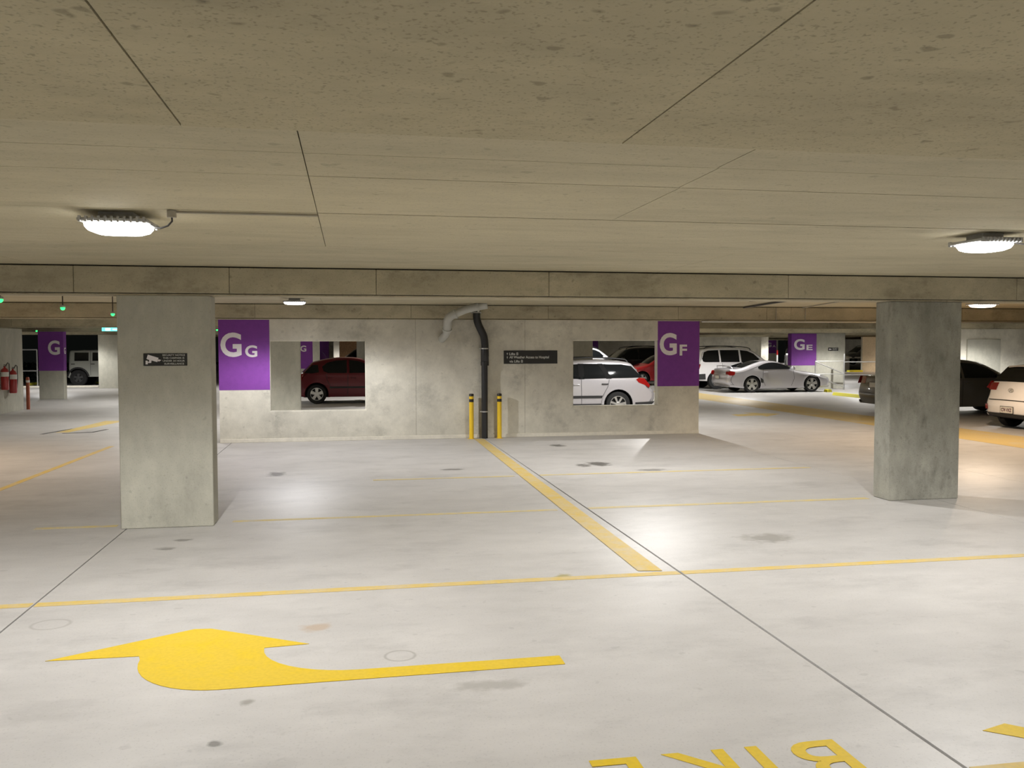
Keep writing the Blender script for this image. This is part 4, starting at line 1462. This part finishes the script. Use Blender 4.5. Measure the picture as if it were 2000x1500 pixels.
# --- silver wagon
WAGON = dict(L=4.74, W=1.78, belt=1.0, tumb=0.30, R=0.335, xf=0.98, xr=3.65, sill=0.26, rim=0.66, spokes=7, spoke_w=0.06, round=0.10,
             top=[(0.14, 0.28), (0.03, 0.40), (0.0, 0.56), (0.06, 0.70), (0.35, 0.82), (0.85, 0.93), (1.28, 1.01), (1.65, 1.21), (2.02, 1.39), (2.4, 1.475),
                  (3.0, 1.505), (3.6, 1.485), (3.98, 1.44), (4.10, 1.39), (4.26, 1.20), (4.40, 1.02), (4.52, 0.93), (4.62, 0.78), (4.72, 0.68), (4.74, 0.48), (4.62, 0.32)])
c = Car('wagon', 'silver station wagon with dark windows seen through the opening beside the GF band', 'car', (8.15, 23.05, 0), PI, WAGON, 'silver')
c.root.location.x = 6.87 + (WAGON['L'] / 2 - WAGON['xr'])
c.side_patch('side_window', [(1.62, 1.03), (2.0, 1.27), (2.30, 1.37), (2.62, 1.39), (2.62, 1.01)], 'glass')
c.side_patch('side_window', [(2.69, 1.01), (2.69, 1.395), (3.15, 1.395), (3.36, 1.02)], 'glass')
c.side_patch('side_window', [(3.42, 1.02), (3.22, 1.39), (3.75, 1.375), (4.02, 1.33), (4.30, 1.03)], 'glass')
c.side_patch('pillar_cover', [(2.58, 1.0), (2.58, 1.40), (2.73, 1.40), (2.73, 1.0)], 'matte_black', 0.010)
c.side_patch('pillar_cover', [(3.32, 1.01), (3.11, 1.40), (3.25, 1.40), (3.46, 1.01)], 'matte_black', 0.010)
c.top_patch('windscreen', lambda s, z: 1.34 < s < 2.2 and z > 1.0, 'glass')
c.top_patch('rear_window', lambda s, z: 4.08 < s < 4.42 and z > 1.0, 'glass', 0.9)
c.side_line([(1.56, 0.99), (1.5, 0.6), (1.62, 0.3)])
c.side_line([(2.65, 0.99), (2.66, 0.30)])
c.side_line([(3.40, 0.99), (3.36, 0.80), (3.22, 0.55)])
c.side_patch('side_moulding', [(1.42, 0.50), (1.42, 0.57), (3.22, 0.57), (3.20, 0.50)], 'trim_black', 0.01)
c.side_patch('sill_cladding', [(1.40, 0.27), (1.40, 0.36), (3.24, 0.36), (3.26, 0.27)], 'seam', 0.008)
c.side_patch('tail_lamp', [(4.13, 0.98), (4.22, 1.03), (4.36, 1.01), (4.52, 0.83), (4.50, 0.76), (4.36, 0.84), (4.20, 0.90)], 'tail')
c.side_patch('head_lamp', [(0.12, 0.66), (0.52, 0.82), (0.58, 0.74), (0.2, 0.58)], 'lens', smoothn=3)
c.side_patch('bumper_cladding', [(4.08, 0.30), (4.10, 0.38), (4.66, 0.40), (4.58, 0.32)], 'trim_black', 0.008)
_arc = [(3.65 + r_ * math.cos(a), 0.335 + r_ * math.sin(a)) for r_, aa in ((0.395, 0), (0.46, 1)) for a in ([PI * k / 14 for k in range(15)] if not aa else [PI * k / 14 for k in range(14, -1, -1)])]
c.side_patch('arch_flare', _arc, 'silver', 0.014)
c.handle(2.52, 0.86, 'silver')
c.handle(3.28, 0.87, 'trim_black')
c.mirror(1.70, 1.03, 'silver')
c.rails(2.3, 4.0)
c.plate('', True, 0.60)

# --- grey car behind the column
SEDAN = dict(L=4.92, W=1.84, belt=0.98, tumb=0.36, R=0.33, xf=0.98, xr=3.80, sill=0.24, rim=0.68, spokes=5, spoke_w=0.1, round=0.12,
             top=[(0.14, 0.24), (0.03, 0.38), (0.0, 0.54), (0.06, 0.68), (0.40, 0.80), (0.95, 0.90), (1.32, 0.97), (1.75, 1.20), (2.15, 1.39), (2.5, 1.47),
                  (2.95, 1.49), (3.4, 1.44), (3.85, 1.29), (4.25, 1.11), (4.60, 1.06), (4.78, 1.02), (4.84, 0.86), (4.90, 0.70), (4.92, 0.50), (4.80, 0.28)])
c = Car('sedan', 'dark grey car parked behind the column, its tail and windscreen showing', 'car', (16.22, 21.6, 0), 0, SEDAN, 'graphite')
c.side_patch('side_window', [(1.72, 1.0), (2.10, 1.25), (2.45, 1.37), (2.85, 1.40), (2.85, 1.0)], 'glass')
c.side_patch('side_window', [(2.93, 1.0), (2.93, 1.40), (3.35, 1.36), (3.78, 1.21), (4.02, 1.06), (3.9, 1.0)], 'glass')
c.top_patch('windscreen', lambda s, z: 1.36 < s < 2.3 and z > 0.97, 'glass')
c.top_patch('rear_window', lambda s, z: 3.5 < s < 4.22 and z > 1.1, 'glass')
c.side_line([(1.62, 0.98), (1.58, 0.6), (1.7, 0.28)])
c.side_line([(2.89, 0.98), (2.9, 0.28)])
c.side_line([(3.7, 0.98), (3.55, 0.65), (3.4, 0.5)])
c.side_patch('tail_lamp', [(4.42, 1.0), (4.74, 1.02), (4.82, 0.82), (4.60, 0.82)], 'tail')
c.top_patch('tail_lamp', lambda s, z: s > 4.6 and 0.80 < z < 1.02, 'tail', y0=0.48, y1=0.74)
c.top_patch('tail_lamp', lambda s, z: s > 4.6 and 0.80 < z < 1.02, 'tail', y0=-0.74, y1=-0.48)
c.side_patch('head_lamp', [(0.12, 0.62), (0.55, 0.80), (0.60, 0.72), (0.2, 0.55)], 'lens', smoothn=3)
c.handle(2.72, 0.86, 'graphite')
c.handle(3.68, 0.88, 'graphite')
c.mirror(1.85, 1.0, 'graphite')
c.plate('', True, 0.80)

# --- white hatchback at the picture edge
WH = dict(L=4.28, W=1.78, belt=1.0, tumb=0.36, R=0.32, xf=0.88, xr=3.54, sill=0.22, rim=0.68, spokes=5, spoke_w=0.1, round=0.13,
          top=[(0.14, 0.22), (0.04, 0.34), (0.0, 0.52), (0.06, 0.70), (0.30, 0.82), (0.75, 0.93), (1.10, 1.0), (1.5, 1.22), (1.85, 1.38), (2.2, 1.46),
               (2.65, 1.48), (3.2, 1.455), (3.6, 1.42), (3.76, 1.39), (3.90, 1.24), (4.04, 1.10), (4.12, 0.98), (4.17, 0.86), (4.205, 0.74), (4.25, 0.64), (4.28, 0.54), (4.275, 0.44), (4.25, 0.36), (4.16, 0.28)])
c = Car('hatchback', 'white hatchback seen from behind at the picture edge beside the grey car', 'car', (16.30, 17.12, 0), 0, WH, 'white')
c.side_patch('side_window', [(1.55, 1.03), (1.88, 1.27), (2.2, 1.37), (2.45, 1.40), (2.45, 1.02)], 'glass')
c.side_patch('side_window', [(2.52, 1.02), (2.52, 1.40), (3.0, 1.38), (3.35, 1.30), (3.55, 1.16), (3.3, 1.05)], 'glass')
c.top_patch('windscreen', lambda s, z: 1.16 < s < 2.0 and z > 1.0, 'glass')
c.top_patch('rear_window', lambda s, z: 3.72 < s < 4.09 and z > 1.05, 'glass', 1.0, 0.007)
bm = bmesh.new()
pts = []
for k in range(11):
    y = -0.55 + 1.1 * k / 10
    pts.append(y)
a = [bm.verts.new(c.P(3.62 - 0.10 * (abs(y) / 0.9) ** 2, y, 1.437 - 0.03 * (y / 0.55) ** 2)) for y in pts]
b = [bm.verts.new(c.P(3.86 - 0.12 * (abs(y) / 0.9) ** 2, y, 1.418 - 0.03 * (y / 0.55) ** 2)) for y in pts]
d = [bm.verts.new(c.P(3.84 - 0.12 * (abs(y) / 0.9) ** 2, y, 1.385 - 0.03 * (y / 0.55) ** 2)) for y in pts]
for k in range(10):
    bm.faces.new((a[k], a[k + 1], b[k + 1], b[k]))
    bm.faces.new((b[k], b[k + 1], d[k + 1], d[k]))
    bm.faces.new((d[k], d[k + 1], a[k + 1], a[k]))
obj('spoiler', bm, 'white', c.root, 40)
c.side_patch('tail_lamp', [(3.78, 1.04), (4.0, 1.05), (4.12, 0.90), (3.98, 0.86)], 'tail')
c.top_patch('tail_lamp', lambda s, z: s > 3.9 and 0.84 < z < 1.03, 'tail', y0=0.50, y1=0.78)
c.top_patch('tail_lamp', lambda s, z: s > 3.9 and 0.84 < z < 1.03, 'tail', y0=-0.78, y1=-0.50)
c.top_patch('tailgate_gap', lambda s, z: s > 4.1 and 0.625 < z < 0.66, 'seam', y0=-0.66, y1=0.66, out=0.004)
c.top_patch('lower_bumper', lambda s, z: s > 4.0 and z < 0.37, 'trim_black', 0.98, 0.012)
for sy in (-1, 1):
    c.top_patch('reflector', lambda s, z: s > 4.1 and 0.42 < z < 0.56, 'tail', y0=sy * 0.70 - 0.05, y1=sy * 0.70 + 0.05)
# emblem: slanted letter in an oval ring
ex_ = c.P(4.17, 0, 0.86).x - 0.02
bm = bmesh.new()
ring = [(ex_ - 0.004, 0.075 * math.cos(2 * PI * k / 24), 0.87 + 0.042 * math.sin(2 * PI * k / 24)) for k in range(25)]
add_tube(bm, ring, 0.006, 6)
em = obj('emblem', bm, 'steel', c.root, 50)
for yy in (-0.028, 0.028):
    bm = bmesh.new()
    add_cyl(bm, (ex_ - 0.004, yy + 0.008, 0.84), (ex_ - 0.004, yy - 0.008, 0.90), 0.006, n=6)
    obj('emblem_bar', bm, 'steel', em)
bm = bmesh.new()
add_cyl(bm, (ex_ - 0.004, 0.03, 0.862), (ex_ - 0.004, -0.03, 0.878), 0.006, n=6)
obj('emblem_bar', bm, 'steel', em)
c.side_line([(1.48, 1.0), (1.42, 0.6), (1.55, 0.25)])
c.side_line([(2.49, 1.0), (2.5, 0.25)])
c.handle(2.34, 0.88, 'white')
c.handle(3.2, 0.90, 'white')
c.mirror(1.66, 1.04, 'white')
c.plate('C74 VXZ', True, 0.44, 0.37, 0.135)

# --- boxy four wheel drive outside
BOXY = dict(rimmat='dark_rim', L=4.60, W=1.80, belt=1.16, tumb=0.10, R=0.39, xf=0.75, xr=4.10, sill=0.44, rim=0.55, spokes=5, spoke_w=0.12, round=0.07,
            top=[(0.06, 0.45), (0.0, 0.55), (0.0, 0.85), (0.04, 1.02), (0.15, 1.08), (0.8, 1.12), (1.18, 1.16), (1.35, 1.36), (1.62, 1.66), (1.80, 1.71),
                 (2.8, 1.74), (4.2, 1.73), (4.50, 1.70), (4.56, 1.62), (4.60, 1.2), (4.60, 0.75), (4.56, 0.52), (4.5, 0.45)])
c = Car('four_wheel_drive', 'boxy off white four wheel drive parked outside the open end', 'car', (-10.9, 45.9, -0.02), 0, BOXY, 'cream')
c.side_patch('side_window', [(1.60, 1.20), (1.85, 1.58), (2.55, 1.60), (2.55, 1.20)], 'glass')
c.side_patch('side_window', [(2.75, 1.20), (2.75, 1.60), (3.45, 1.60), (3.45, 1.20)], 'glass')
c.side_patch('side_window', [(3.62, 1.20), (3.62, 1.60), (4.25, 1.60), (4.25, 1.20)], 'glass')
c.top_patch('windscreen', lambda s, z: 1.2 < s < 1.7 and z > 1.16, 'glass')
c.top_patch('rear_window', lambda s, z: s > 4.4 and 1.2 < z < 1.62, 'glass', 0.8)
c.side_line([(2.65, 1.66), (2.65, 0.5)])
c.side_line([(3.54, 1.66), (3.54, 0.5)])
c.handle(2.5, 1.05, 'trim_black')
c.handle(3.44, 1.05, 'trim_black')
c.handle(4.32, 1.05, 'trim_black')
c.side_patch('arch_flare', [(4.10 + r_ * math.cos(a), 0.39 + r_ * math.sin(a)) for r_, aa in ((0.445, 0), (0.52, 1)) for a in ([0.15 + (PI - 0.3) * k / 14 for k in range(15)] if not aa else [0.15 + (PI - 0.3) * k / 14 for k in range(14, -1, -1)])], 'trim_black', 0.02)
c.mirror(1.62, 1.22, 'trim_black')
c.plate('', True, 0.75)
